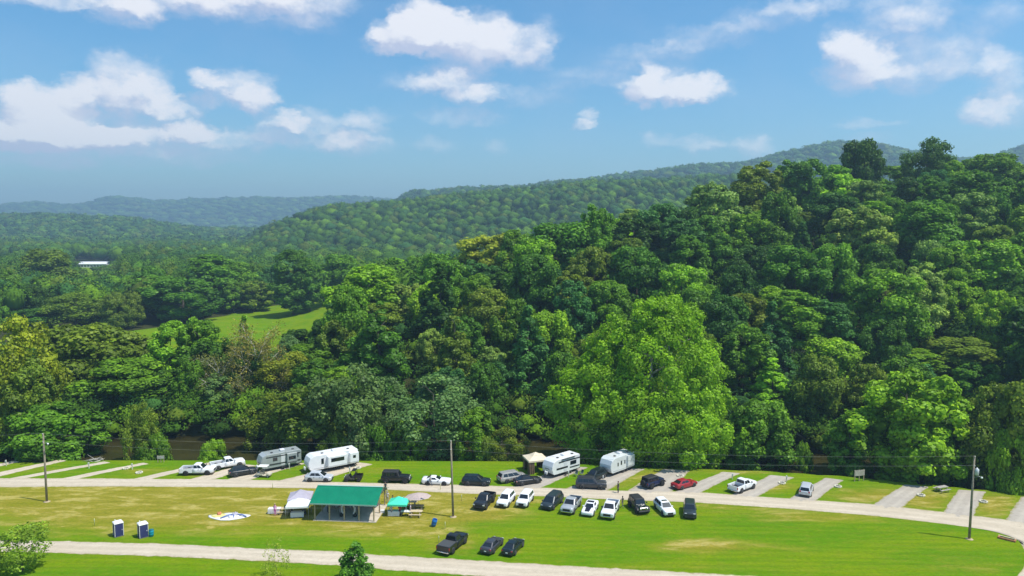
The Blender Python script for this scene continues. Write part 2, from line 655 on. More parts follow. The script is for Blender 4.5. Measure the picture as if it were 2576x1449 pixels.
for (u, v) in ((1219, 1272), (1273, 1270), (1321, 1270), (1389, 1276), (1437, 1284), (1484, 1290), (1535, 1296), (1606, 1290), (1671, 1292), (1735, 1296), (1139, 1382), (1238, 1384), (1291, 1388), (498, 1194), (611, 1196), (889, 1211), (1098, 1219), (1198, 1221)):
    dry = np.maximum(dry, .55 * np.exp(-((PU - u) / 30) ** 2 - ((PV - v) / 11) ** 2))
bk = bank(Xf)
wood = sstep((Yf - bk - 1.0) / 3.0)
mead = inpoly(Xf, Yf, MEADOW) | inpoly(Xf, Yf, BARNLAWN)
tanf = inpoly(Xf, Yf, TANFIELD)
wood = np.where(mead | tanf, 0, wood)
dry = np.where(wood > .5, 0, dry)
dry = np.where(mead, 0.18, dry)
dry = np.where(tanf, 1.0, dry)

gm = bpy.data.materials.new('turf')
gm.use_nodes = True
nt = gm.node_tree
b = nt.nodes['Principled BSDF']
tcn = nd(nt, 'ShaderNodeTexCoord')
ob = tcn.outputs['Object']
a_dry = nd(nt, 'ShaderNodeAttribute', attribute_name='dry').outputs['Fac']
a_wood = nd(nt, 'ShaderNodeAttribute', attribute_name='wood').outputs['Fac']
nA = noise(nt, mapping(nt, ob, (0.05, 0.10, 1)), 1.0, 6, 0.6)
nB = noise(nt, mapping(nt, ob, (0.16, 0.45, 1)), 1.0, 8, 0.68, 0.4)
nC = noise(nt, mapping(nt, ob, (2.0, 2.6, 2)), 1.0, 6, 0.7)
nD = noise(nt, mapping(nt, ob, (0.07, 1.4, 1), rot=(0, 0, 0.06)), 1.0, 3, 0.5)
nE = noise(nt, mapping(nt, ob, (0.5, 1.1, 1), (7, 3, 0)), 1.0, 7, 0.72, 0.3)
lush = mixc(nt, ramp(nt, nA.outputs['Fac'], (0.38, 0.62)), (0.098, 0.238, 0.003), (0.185, 0.275, 0.004))
lush = mixc(nt, ramp(nt, nE.outputs['Fac'], (0.42, 0.72, 0.0, 0.75)), lush, (0.215, 0.255, 0.02))
lush = mixc(nt, ramp(nt, nE.outputs['Fac'], (0.46, 0.26, 0.0, 0.55)), lush, (0.055, 0.165, 0.006))
lush = mixc(nt, ramp(nt, nD.outputs['Fac'], (0.42, 0.62, 0.0, 0.4)), lush, (0.090, 0.215, 0.006))
olive = mixc(nt, ramp(nt, nB.outputs['Fac'], (0.3, 0.7)), (0.25, 0.225, 0.022), (0.35, 0.285, 0.045))
df = mth(nt, 'MULTIPLY_ADD', mth(nt, 'SUBTRACT', nB.outputs['Fac'], 0.5), 1.3, a_dry)
df = mth(nt, 'MULTIPLY', ramp(nt, df, (0.08, 0.95)), ramp(nt, a_dry, (0.02, 0.3)))
c = mixc(nt, df, lush, olive)
straw = mth(nt, 'MULTIPLY', ramp(nt, nB.outputs['Fac'], (0.50, 0.63)), ramp(nt, a_dry, (0.25, 0.7)))
straw = mth(nt, 'MULTIPLY', straw, ramp(nt, nC.outputs['Fac'], (0.35, 0.6)))
c = mixc(nt, mth(nt, 'MULTIPLY', straw, 0.8), c, (0.66, 0.52, 0.20))
c = mixc(nt, ramp(nt, nC.outputs['Fac'], (0.34, 0.7, 0.0, 0.5)), c, (0.095, 0.155, 0.008))
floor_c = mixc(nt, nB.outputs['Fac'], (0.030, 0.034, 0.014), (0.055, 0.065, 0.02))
mow = nd(nt, 'ShaderNodeTexWave', wave_type='BANDS', bands_direction='Y')
mow.inputs['Scale'].default_value = 0.21
mow.inputs['Distortion'].default_value = 2.2
mow.inputs['Detail'].default_value = 2.0
mow.inputs['Detail Scale'].default_value = 0.12
nt.links.new(mapping(nt, ob, (1, 1, 1), rot=(0, 0, 0.05)), mow.inputs['Vector'])
mv = nd(nt, 'ShaderNodeVectorMath', operation='SCALE')
nt.links.new(c, mv.inputs[0])
nt.links.new(mth(nt, 'MULTIPLY_ADD', mow.outputs['Fac'], 0.07, 0.965), mv.inputs['Scale'])
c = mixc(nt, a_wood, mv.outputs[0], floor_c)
nt.links.new(c, b.inputs['Base Color'])
b.inputs['Roughness'].default_value = 1.0
b.inputs['Specular IOR Level'].default_value = 0.0
bpn = nd(nt, 'ShaderNodeBump')
bpn.inputs['Strength'].default_value = 0.8
bpn.inputs['Distance'].default_value = 0.25
nt.links.new(mth(nt, 'ADD', nC.outputs['Fac'], mth(nt, 'MULTIPLY', nB.outputs['Fac'], 1.5)), bpn.inputs['Height'])
nt.links.new(bpn.outputs[0], b.inputs['Normal'])
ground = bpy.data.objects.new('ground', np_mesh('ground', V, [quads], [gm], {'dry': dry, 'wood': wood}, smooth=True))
link(ground)
tag(ground, 'mown lawns, river banks, meadows and wooded hills of the valley', kind='structure')

# ------------------------------------------------------------------ river
wm = bpy.data.materials.new('river_water')
wm.use_nodes = True
nt = wm.node_tree
b = nt.nodes['Principled BSDF']
tcn = nd(nt, 'ShaderNodeTexCoord')
nw = noise(nt, mapping(nt, tcn.outputs['Object'], (0.12, 0.5, 1)), 1.0, 5, 0.6)
nt.links.new(mixc(nt, ramp(nt, nw.outputs['Fac'], (0.35, 0.65)), (0.028, 0.026, 0.007), (0.042, 0.037, 0.010)), b.inputs['Base Color'])
b.inputs['Roughness'].default_value = 0.22
b.inputs['IOR'].default_value = 1.33
bpn = nd(nt, 'ShaderNodeBump')
bpn.inputs['Strength'].default_value = 0.25
bpn.inputs['Distance'].default_value = 0.1
nw2 = noise(nt, mapping(nt, tcn.outputs['Object'], (0.5, 1.6, 1)), 1.0, 4, 0.6)
nt.links.new(nw2.outputs['Fac'], bpn.inputs['Height'])
nt.links.new(bpn.outputs[0], b.inputs['Normal'])
rx = np.linspace(-390, 250, 90)
rv, rf = [], []
for x in rx:
    yb = float(bank(x))
    rv += [(x, yb + 1.0, WATER_Z), (x, yb + 26.0, WATER_Z)]
rv = np.array(rv)
n_ = len(rx)
rq = np.array([[2 * i, 2 * i + 2, 2 * i + 3, 2 * i + 1] for i in range(n_ - 1)])
river = bpy.data.objects.new('river', np_mesh('river', rv, [rq], [wm]))
link(river)
tag(river, 'slow muddy brown river behind the campsites', kind='structure')

# ------------------------------------------------------------------ gravel roads and pads
def gravel(name, c1, c2):
    m = bpy.data.materials.new(name)
    m.use_nodes = True
    nt = m.node_tree
    b = nt.nodes['Principled BSDF']
    tcn = nd(nt, 'ShaderNodeTexCoord')
    ob = tcn.outputs['Object']
    a = noise(nt, mapping(nt, ob, (0.10, 0.35, 1)), 1.0, 6, 0.65)
    f = noise(nt, ob, 5.0, 6, 0.75)
    g = noise(nt, ob, 1.3, 6, 0.7)
    c = mixc(nt, ramp(nt, a.outputs['Fac'], (0.35, 0.65)), c1, c2)
    c = mixc(nt, ramp(nt, f.outputs['Fac'], (0.35, 0.7, 0.0, 0.30)), c, tuple(x * .62 for x in c1))
    c = mixc(nt, ramp(nt, g.outputs['Fac'], (0.52, 0.75, 0.0, 0.45)), c, (0.33, 0.28, 0.19))
    ac = nd(nt, 'ShaderNodeAttribute', attribute_name='across').outputs['Fac']
    rut = mth(nt, 'ABSOLUTE', mth(nt, 'SUBTRACT', mth(nt, 'ABSOLUTE', mth(nt, 'SUBTRACT', ac, 0.5)), 0.2))
    c = mixc(nt, mth(nt, 'MULTIPLY', ramp(nt, rut, (0.02, 0.13, 0.0, 1.0)), ramp(nt, g.outputs['Fac'], (0.3, 0.65, 0.15, 0.6))), c, tuple(x * .80 for x in c1))
    eg = mth(nt, 'MULTIPLY', mth(nt, 'ABSOLUTE', mth(nt, 'SUBTRACT', ac, 0.5)), 2.0)
    creep = ramp(nt, mth(nt, 'MULTIPLY_ADD', g.outputs['Fac'], 0.55, eg), (1.08, 1.38))
    c = mixc(nt, mth(nt, 'MULTIPLY', creep, 0.85), c, (0.24, 0.22, 0.06))
    nt.links.new(c, b.inputs['Base Color'])
    b.inputs['Roughness'].default_value = 0.95
    b.inputs['Specular IOR Level'].default_value = 0.1
    bn = nd(nt, 'ShaderNodeBump')
    bn.inputs['Strength'].default_value = 0.6
    bn.inputs['Distance'].default_value = 0.06
    nt.links.new(f.outputs['Fac'], bn.inputs['Height'])
    nt.links.new(bn.outputs[0], b.inputs['Normal'])
    return m


GRAVEL = gravel('pale_gravel', (0.53, 0.45, 0.335), (0.61, 0.525, 0.405))
GRAVEL2 = gravel('grey_gravel', (0.42, 0.375, 0.315), (0.49, 0.44, 0.365))


def dens(px, n):
    """resample a pixel polyline evenly in n points with a smooth curve"""
    p = np.array(px, float)
    t = np.concatenate([[0], np.cumsum(np.hypot(np.diff(p[:, 0]), np.diff(p[:, 1])))])
    q = np.linspace(0, t[-1], n)
    return np.stack([np.interp(q, t, p[:, 0]), np.interp(q, t, p[:, 1])], 1)


rng_road = random.Random(5)


def strip(name, top, bot, z, material, label, n=160, rag=0.14):
    """a strip of ground between two edges given in pixels"""
    ta, ba = dens(top, n), dens(bot, n)
    rows = []
    for k in range(n):
        a, c = G(*ta[k]), G(*ba[k])
        d = (a - c).normalized()
        ra = rag * (math.sin(k * .9) + math.sin(k * 2.3 + 1) + rng_road.uniform(-1, 1)) * .5
        rb = rag * (math.sin(k * 1.1 + 2) + math.sin(k * 2.9) + rng_road.uniform(-1, 1)) * .5
        a, c = a + d * ra, c - d * rb
        rows.append([c.lerp(a, t) for t in (0, .12, .32, .5, .68, .88, 1)])
    m = len(rows[0])
    prof = [0, .02, .012, .03, .012, .02, 0]
    V = np.array([(p.x, p.y, z + prof[j]) for r in rows for j, p in enumerate(r)])
    Q = np.array([[i * m + j, i * m + j + 1, (i + 1) * m + j + 1, (i + 1) * m + j] for i in range(n - 1) for j in range(m - 1)])
    o = bpy.data.objects.new(name, np_mesh(name, V, [Q], [material], {'across': np.tile(np.array([0, .12, .32, .5, .68, .88, 1]), n)}, smooth=True))
    link(o)
    return tag(o, label, kind='structure')


strip('camp_road', [(-500, 1199), (-60, 1202), (0, 1202.5), (300, 1204), (600, 1206), (939, 1215), (1180, 1220), (1400, 1228), (1541, 1234), (1744, 1237), (1981, 1254), (2200, 1268.5), (2373, 1288), (2530, 1307), (2640, 1322), (2760, 1352), (2830, 1400), (2780, 1460), (2600, 1500)],
      [(-500, 1222), (-60, 1225), (0, 1225.5), (300, 1224), (600, 1226), (939, 1231), (1180, 1242), (1400, 1250), (1541, 1257), (1744, 1264), (1981, 1280), (2200, 1298), (2373, 1318), (2480, 1332), (2530, 1343), (2563, 1360), (2581, 1390), (2578, 1425), (2545, 1462)],
      0.012, GRAVEL, 'pale gravel camp road running past the campsites and bending at the right', 240)
strip('field_road', [(-500, 1352), (0, 1358), (118, 1361), (402, 1367.5), (667, 1380.5), (848, 1387), (939, 1395), (1108, 1404.5), (1300, 1416), (1541, 1430), (1700, 1438), (1870, 1448), (2200, 1460), (2545, 1468)],
      [(-500, 1380), (0, 1388), (118, 1391), (402, 1400), (667, 1412), (848, 1423), (939, 1431), (1108, 1443), (1300, 1456), (1541, 1471), (1700, 1480), (1870, 1490), (2200, 1505), (2545, 1512)],
      0.017, GRAVEL, 'pale gravel road crossing the foot of the picture', 200)

PADS = [  # base left, base right, end right, end left
    ('narrow pale gravel pad at the far left edge', [(-110, 1189), (-60, 1189), (48, 1162), (36, 1159)]),
    ('narrow pale gravel pad ending behind the left utility pole', [(-75, 1204), (-22, 1204), (168, 1159), (150, 1156)]),
    ('narrow pale gravel pad crossing in front of the left utility pole', [(20, 1204), (60, 1204), (278, 1164), (262, 1161)]),
    ('narrow pale gravel pad right of the left utility pole', [(143, 1206), (190, 1206), (374, 1167), (360, 1164)]),
    ('pale gravel pad leading behind the side-on white pickup', [(325, 1207), (372, 1207), (548, 1166), (528, 1163)]),
    ('gravel pad under the white pickup that faces the river', [(470, 1208), (535, 1208), (645, 1171), (612, 1168)]),
    ('gravel pad under the grey travel trailer', [(560, 1209), (625, 1209), (770, 1166), (735, 1163)]),
    ('gravel pad under the long white travel trailer', [(692, 1211), (792, 1215), (938, 1168), (900, 1163)]),
    ('gravel pad under the striped travel trailer', [(1285, 1227), (1356, 1230), (1480, 1176), (1425, 1173)]),
    ('gravel pad under the pale grey travel trailer', [(1415, 1232), (1525, 1237), (1622, 1180), (1570, 1177)]),
    ('gravel pad behind the dark blue off-roader', [(1572, 1239), (1690, 1240), (1735, 1184), (1668, 1180)]),
    ('gravel pad beside the red car', [(1690, 1240), (1760, 1241), (1862, 1191), (1818, 1187)]),
    ('gravel pad beside the white pickup on the right', [(1838, 1246), (1902, 1252), (1998, 1201), (1938, 1195)]),
    ('gravel pad under the silver minivan on the right', [(1980, 1258), (2048, 1264), (2122, 1208), (2076, 1202)]),
    ('empty gravel pad left of the picnic table', [(2193, 1272), (2262, 1284), (2336, 1225), (2276, 1219)]),
    ('empty gravel pad crossed by the right utility pole', [(2371, 1294), (2446, 1306), (2480, 1237), (2412, 1232)]),
    ('empty gravel pad at the far right edge', [(2528, 1313), (2640, 1330), (2680, 1262), (2570, 1249)]),
]
for i, (lab, q) in enumerate(PADS):
    strip('gravel_pad', [q[0], ((q[0][0] + q[3][0]) / 2 - 3, (q[0][1] + q[3][1]) / 2), q[3]], [q[1], ((q[1][0] + q[2][0]) / 2 - 3, (q[1][1] + q[2][1]) / 2), q[2]], 0.006, GRAVEL if i < 8 else GRAVEL2, lab, 24, 0.10)

# ------------------------------------------------------------------ trees
def ico(sub):
    bm = bmesh.new()
    bmesh.ops.create_icosphere(bm, subdivisions=sub, radius=1.0)
    V = np.array([v.co[:] for v in bm.verts])
    Fc = np.array([[v.index for v in f.verts] for f in bm.faces])
    bm.free()
    return V, Fc


ICO1, ICO2 = ico(1), ico(2)


def unit(a):
    return a / np.maximum(np.linalg.norm(a, axis=-1, keepdims=True), 1e-9)


def leaf_cards(r, P, N, size):
    """one kite-shaped leaf spray at each point P facing about N"""
    n = len(P)
    N = unit(N + r.normal(0, .45, (n, 3)))
    A = unit(np.cross(N, unit(r.normal(0, 1, (n, 3)))))
    B = np.cross(N, A)
    s = (size * r.uniform(.55, 1.35, (n, 1)))
    w = s * r.uniform(.35, .6, (n, 1))
    bend = N * s * r.uniform(-.25, .1, (n, 1))
    V = np.stack([P - A * s * .5, P + B * w - A * s * .05, P + A * s * .55 + bend, P - B * w - A * s * .05], 1).reshape(-1, 3)
    Q = np.arange(4 * n).reshape(n, 4)
    return V, Q


def env_radius(shape, R, t):
    """crown radius at relative height t"""
    if shape == 'cone':
        return R * np.clip(1.05 - t, 0.03, 1) ** 0.85 * np.clip(t * 6 + .45, 0, 1)
    if shape == 'syc':
        return R * np.interp(t, [0, .04, .15, .34, .5, .66, .8, .92, 1], [.45, .72, .95, 1.0, .9, .76, .58, .36, .14])
    if shape == 'oval':
        return R * np.sqrt(np.clip(1 - (2 * t - .85) ** 2 / 1.4, .02, 1))
    if shape == 'spread':
        return R * np.sqrt(np.clip(1 - ((t - .42) / .60) ** 2, .03, 1))
    return R * np.sqrt(np.clip(1 - ((t - .48) / .54) ** 2, .03, 1))


def crown_mesh(name, seed, H, R, z0, nl, per, leaf, shape='round', lobe=.30, hull=.72, flat=1.0, droop=0.0, clusters=0):
    r = np.random.default_rng(seed)
    VS, QS, TS, TINT = [], [], [], []
    nv = 0
    ch = H - z0
    ang0 = r.uniform(0, 6.28)
    asym = [(r.uniform(0, 6.28), r.uniform(.08, .22), k) for k in (2, 3, 5)]
    cl = []
    for i in range(clusters):
        t = .06 + .9 * ((i * .618) % 1.0)
        a = i * 2.39996 + r.uniform(-.5, .5)
        er = float(env_radius(shape, R, np.array(t))) * r.uniform(.80, 1.12)
        q = math.sqrt(r.uniform(.35, 1.0)) if i % 4 else .2
        cl.append(np.array([er * q * math.cos(a), er * q * math.sin(a), z0 + t * ch]))
    for i in range(nl):
        # spread lobes over the crown's height, more where it is wide
        for _ in range(20):
            t = r.uniform(0.02, 0.97)
            er = env_radius(shape, 1.0, np.array(t))
            if r.uniform() < er * 1.05:
                break
        a = ang0 + i * 2.39996 + r.uniform(-.5, .5)
        er = float(env_radius(shape, R, np.array(t)))
        er *= 1 + sum(m * math.sin(k * a + p) for p, m, k in asym)
        lr = R * lobe * r.uniform(.65, 1.25) * (0.55 + .45 * er / R)
        rad = max(er - lr * .6, 0) * math.sqrt(r.uniform(.25, 1.0))
        cz = z0 + t * ch
        cz = min(cz, H - lr * .7)
        C = np.array([rad * math.cos(a), rad * math.sin(a), cz - droop * rad])
        out = unit(np.array([math.cos(a) * rad, math.sin(a) * rad, (t - .35) * R * 1.4]) + 1e-6)
        if cl and i % 5 < 2:
            k = cl[i % len(cl)]
            C = k + r.normal(0, 1, 3) * R * np.array([.11, .11, .10])
            C[2] = min(max(C[2], z0), H - lr * .6)
            out = unit(C - np.array([0, 0, z0 + ch * .4]))
        lt = r.uniform(-.22, .22)
        n = int(per * (lr / (R * lobe)) ** 1.6)
        D = unit(r.normal(0, 1, (n * 2, 3)))
        D = D[(D @ out) > -.35][:n]
        D[:, 2] += .12
        D = unit(D)
        rr = lr * r.uniform(.72, 1.12, (len(D), 1))
        bumpy = 1 + .16 * np.sin(D[:, :1] * 7 + i) * np.cos(D[:, 1:2] * 6 + 2 * i)
        P = C + D * rr * bumpy * np.array([1, 1, flat])
        v, q = leaf_cards(r, P, D + np.array([0, 0, .25]), leaf)
        VS.append(v)
        QS.append(q + nv)
        nv += len(v)
        TINT.append(np.repeat(np.clip(.45 + lt + r.normal(0, .13, len(P)), 0, 1), 4))
        if hull > 0:
            hv = ICO1[0] * (lr * hull) * (1 + .18 * r.normal(0, 1, (len(ICO1[0]), 1))) * np.array([1, 1, flat]) + C
            VS.append(hv)
            TS.append(ICO1[1] + nv)
            nv += len(hv)
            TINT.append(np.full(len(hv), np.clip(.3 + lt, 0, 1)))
    faces = [np.concatenate(QS)] + ([np.concatenate(TS)] if TS else [])
    return np_mesh(name, np.concatenate(VS), faces, [LEAF], {'tint': np.concatenate(TINT)})


def limb_points(r, p, d, L, n, curl, up):
    pts = [Vector(p)]
    d = Vector(d).normalized()
    for i in range(n):
        d = (d + Vector(r.normal(0, curl, 3)) + Vector((0, 0, up))).normalized()
        pts.append(pts[-1] + d * (L / n))
    return pts


def trunk_mesh(name, seed, H, rad, z0, R, limbs=6, lean=0.0, material=None, twig=0, reach=.8):
    r = np.random.default_rng(seed)
    mb = MB()
    top = H * .82
    pts = []
    for k in range(8):
        t = k / 7
        pts.append((lean * t * H + .25 * math.sin(t * 5 + seed), .25 * math.sin(t * 4 + seed * 2), -0.5 + t * (top + .5)))
    rs = [rad * (1.35 if k == 0 else 1.0) * (1 - .86 * (k / 7)) for k in range(8)]
    mb.tube(pts, rs, 8)
    tips = []
    for i in range(limbs):
        t = (z0 / H) * .75 + (1 - z0 / H * .75) * (i + .4) / limbs * .85
        k = min(int(t / .82 * 7), 6)
        p = Vector(pts[k]).lerp(Vector(pts[k + 1]), min(max(t / .82 * 7 - k, 0), 1))
        a = i * 2.4 + r.uniform(-.4, .4)
        d = (math.cos(a), math.sin(a), r.uniform(.35, .95))
        L = R * reach * r.uniform(.7, 1.1) * (1.15 - t * .55)
        lp = limb_points(r, p, d, L, 4, .12, .05)
        r0 = rad * .42 * (1 - t * .6)
        mb.tube(lp, [r0, r0 * .8, r0 * .6, r0 * .4, r0 * .15], 6)
        tips.append(lp)
        for j in range(twig):
            s = lp[r.integers(1, 4)]
            lp2 = limb_points(r, s, Vector((math.cos(a), math.sin(a), .4)) + Vector(r.normal(0, .6, 3)), L * r.uniform(.35, .6), 3, .22, .04)
            mb.tube(lp2, [r0 * .4, r0 * .28, r0 * .2, r0 * .06], 5)
            tips.append(lp2)
            for q in range(2):
                lp3 = limb_points(r, lp2[1 + q], Vector(r.normal(0, 1, 3)) + Vector((math.cos(a), math.sin(a), .3)), L * .25, 2, .3, .02)
                mb.tube(lp3, [r0 * .18, r0 * .1, r0 * .03], 4)
                tips.append(lp3)
    return mb.mesh(name, material or BARK), tips


KINDS = {}


def kind(key, seed, H, R, z0, nl, per, leaf, shape, rad, **kw):
    tw = {k: kw.pop(k) for k in ('limbs', 'material', 'twig', 'reach') if k in kw}
    cm = crown_mesh('crown', seed, H, R, z0, nl, per, leaf, shape, **kw)
    tm, _ = trunk_mesh('trunk', seed, H, rad, z0, R, **tw)
    KINDS[key] = (cm, tm, H, R)


kind('round0', 11, 20, 6.6, 2.5, 101, 176, 0.54, 'round', .34, lobe=.23)
kind('round1', 12, 20, 6.4, 2.2, 112, 164, 0.53, 'round', .34, lobe=.23)
kind('round2', 13, 20, 6.8, 2.8, 91, 188, 0.57, 'spread', .36, lobe=0.26)
kind('round3', 14, 20, 6.3, 2.3, 122, 152, 0.51, 'round', .33, lobe=0.21)
kind('spread0', 15, 18, 7.4, 2.5, 101, 182, 0.56, 'spread', .38, flat=.85, lobe=0.25)
kind('spread1', 16, 18, 7.2, 2.2, 112, 170, 0.54, 'spread', .38, flat=.9, lobe=.23)
kind('oval0', 17, 22, 5.2, 2.2, 105, 164, 0.51, 'oval', .32, lobe=0.26)
kind('oval1', 18, 22, 5.4, 2.5, 112, 158, 0.50, 'oval', .32, lobe=0.24)
kind('cone0', 19, 22, 5.4, 2.5, 80, 241, 0.49, 'cone', .32, lobe=.24, flat=.95, droop=.15)
kind('cone1', 20, 22, 5.0, 2.0, 84, 231, 0.48, 'cone', .32, lobe=.23, flat=1.0, droop=.12)
kind('bush0', 21, 5, 3.6, .1, 44, 252, 0.28, 'spread', .10, lobe=.30, limbs=4)
kind('bush1', 22, 5, 3.3, .0, 40, 252, 0.26, 'round', .10, lobe=.32, limbs=4)
kind('airy0', 23, 18, 6.4, 3.0, 74, 147, 0.41, 'round', .26, lobe=.25, hull=.45, limbs=9, twig=2)
kind('airy1', 24, 18, 6.0, 2.5, 80, 134, 0.40, 'oval', .26, lobe=.24, hull=.45, limbs=9, twig=2)

TC = {
    'dark': (.023, .056, .006), 'mid': (.036, .086, .006), 'green': (.052, .112, .006), 'bright': (.078, .150, .006), 'lime': (.104, .188, .006), 'yellow': (.112, .150, .008),
    'pale': (.098, .152, .026), 'blue': (.028, .078, .015), 'olive': (.066, .100, .008), 'gold': (.100, .130, .009), 'grey': (.054, .098, .026), 'rust': (.16, .10, .03)}
CNAME = {'dark': 'dark green', 'mid': 'deep green', 'green': 'mid green', 'bright': 'bright green', 'lime': 'lime green', 'yellow': 'yellow-green', 'pale': 'pale green', 'blue': 'bluish green',
         'olive': 'olive green', 'gold': 'golden', 'grey': 'greyish green', 'rust': 'rusty brown'}
SNAME = {'round': 'round', 'spread': 'broad', 'oval': 'oval', 'cone': 'pointed', 'bush': 'low', 'airy': 'feathery'}
TREES = []   # dicts: x, y, H, R, colour, kind, label
trng = random.Random(41)
PLACED = []


def plant(x, y, H, R, colour, knd, label=None, base=None):
    cm, tm, h0, r0 = KINDS[knd]
    z = float(T(x, y)) if base is None else base
    TREES.append(dict(x=x, y=y, z=z, H=H, R=R, c=colour, k=knd, label=label))
    PLACED.append((x, y, R))


def at_px(u, vtop, w, knd, colour, d=None, H0=None, label=None):
    """a tree whose top shows at pixel (u, vtop), w pixels wide: at distance d, or where a tree of height H0 on the slope reaches that line of sight"""
    r = ray(u, vtop)
    def height(y):
        t = y / r.y
        return CAMZ + r.z * t - float(T(r.x * t, y)), r.x * t
    if d is None:
        H0 = H0 or 19.0
        d = 165.0
        best = None
        for k in range(260):
            y = 160 + k * .6
            h, x = height(y)
            if best is None or abs(h - H0) < best[0]:
                best = (abs(h - H0), y)
        d = best[1]
    h, x = height(d)
    R = w / 2 * d / F
    plant(x, d, max(h, 2.0), R, colour, knd, label)


# --- trees the photograph shows singly: near bank
at_px(15, 800, 225, 'airy0', 'yellow', d=140, label='yellow-green tree with a ragged crown at the far left edge of the river')
at_px(60, 905, 150, 'round1', 'olive', d=137, label='olive tree below the ragged yellow-green tree at the left edge')
at_px(-40, 990, 120, 'round2', 'yellow', d=134, label='small yellow tree cut by the left edge beside the riverside bush')
at_px(128, 1020, 235, 'spread1', 'green', d=133, label='wide low green tree right behind the left utility pole')
at_px(352, 1012, 84, 'airy1', 'olive', d=131.5, label='thin half-bare sapling on the near bank beside the open water')
at_px(388, 1094, 82, 'bush1', 'green', d=131, label='small green bush at the foot of the half-bare sapling')
at_px(535, 1112, 78, 'bush0', 'bright', d=130.5, label='rounded bright bush on the bank behind the two white pickups')
at_px(875, 915, 200, 'airy0', 'grey', d=134, label='greyish willow-like tree behind the long white travel trailer')
at_px(790, 965, 190, 'round0', 'olive', d=137, label='olive bank tree above the grey travel trailer')
at_px(700, 985, 150, 'airy1', 'olive', d=140, label='loose olive tree on the far bank above the black crossover')
at_px(965, 950, 150, 'airy1', 'grey', d=138, label='greyish tree above the black jeep, left of the middle pole')
at_px(1090, 950, 230, 'airy0', 'grey', d=136, label='wide greyish tree directly behind the middle utility pole')
at_px(1032, 1052, 84, 'round3', 'bright', d=132.5, label='small bright tree at the water left of the middle pole')
at_px(1190, 1030, 110, 'round1', 'green', d=133, label='short green tree just right of the middle pole')
at_px(940, 1075, 90, 'bush0', 'green', d=131, label='green bank bush right of the long white travel trailer')
at_px(840, 1088, 90, 'bush1', 'olive', d=131, label='olive bank bush showing over the long white travel trailer')
at_px(1275, 1075, 95, 'airy1', 'olive', d=131.5, label='pale olive shrub left of the tan gazebo')
at_px(1225, 1100, 60, 'bush1', 'olive', d=131, label='small olive bush above the dark parked crossover')
at_px(1915, 1005, 165, 'spread0', 'green', d=131, label='bright spreading tree right of the big sycamore')
at_px(1840, 1060, 100, 'round1', 'green', d=130, label='short green tree tucked under the right side of the big sycamore')
at_px(1560, 1090, 110, 'bush0', 'green', d=130, label='leafy bush under the big sycamore behind the pale grey trailer')
at_px(2022, 1115, 52, 'bush1', 'green', d=128, label='small round bush near the fallen bare tree')
at_px(2285, 930, 250, 'round3', 'bright', d=121, label='big light green tree between the notice board and the picnic table')
at_px(2140, 1040, 130, 'round3', 'green', d=124, label='green tree behind the notice board')
at_px(2500, 965, 175, 'airy1', 'olive', d=118, label='tall olive tree just right of the right utility pole')
at_px(2420, 1050, 130, 'round0', 'mid', d=119, label='deep green tree behind the right utility pole')
at_px(2590, 960, 160, 'round2', 'olive', d=113, label='olive tree cut by the right edge beside the last pad')
at_px(2560, 1090, 120, 'bush0', 'bright', d=112, label='bright bush at the right edge behind the last pad')
at_px(2345, 1085, 90, 'bush1', 'green', d=121, label='green bush under the big light green tree by the picnic table')
at_px(640, 1060, 80, 'bush1', 'mid', d=150, label='dark bush at the far waterline above the black crossover')
# --- far bank, left
at_px(232, 815, 250, 'spread0', 'olive', d=166, label='very wide dome-shaped olive tree across the river at the left')
at_px(320, 900, 230, 'round2', 'green', d=160, label='green tree on the right flank of the wide olive dome')
at_px(170, 930, 170, 'round0', 'mid', d=161, label='deep green tree below the left flank of the wide olive dome')
at_px(428, 808, 110, 'oval0', 'bright', d=168, label='bright pointed tree, left of the three spires at the meadow')
at_px(496, 795, 125, 'oval1', 'green', d=170, label='middle one of the three pointed trees below the meadow')
at_px(616, 790, 84, 'cone1', 'bright', d=176, label='right one of the three pointed trees below the meadow')
at_px(545, 850, 150, 'round0', 'mid', d=165, label='deep green tree under the three pointed trees')
at_px(420, 930, 160, 'round3', 'mid', d=160, label='shaded green tree overhanging the water left of the white pickups')
at_px(775, 868, 140, 'round1', 'green', d=168, label='green tree at the right end of the meadow')
at_px(858, 800, 110, 'round0', 'olive', d=172, label='olive tree at the foot of the bright spur trees')
at_px(720, 885, 150, 'airy0', 'gold', d=163, label='golden tree beside the bare-branched tree across the river')
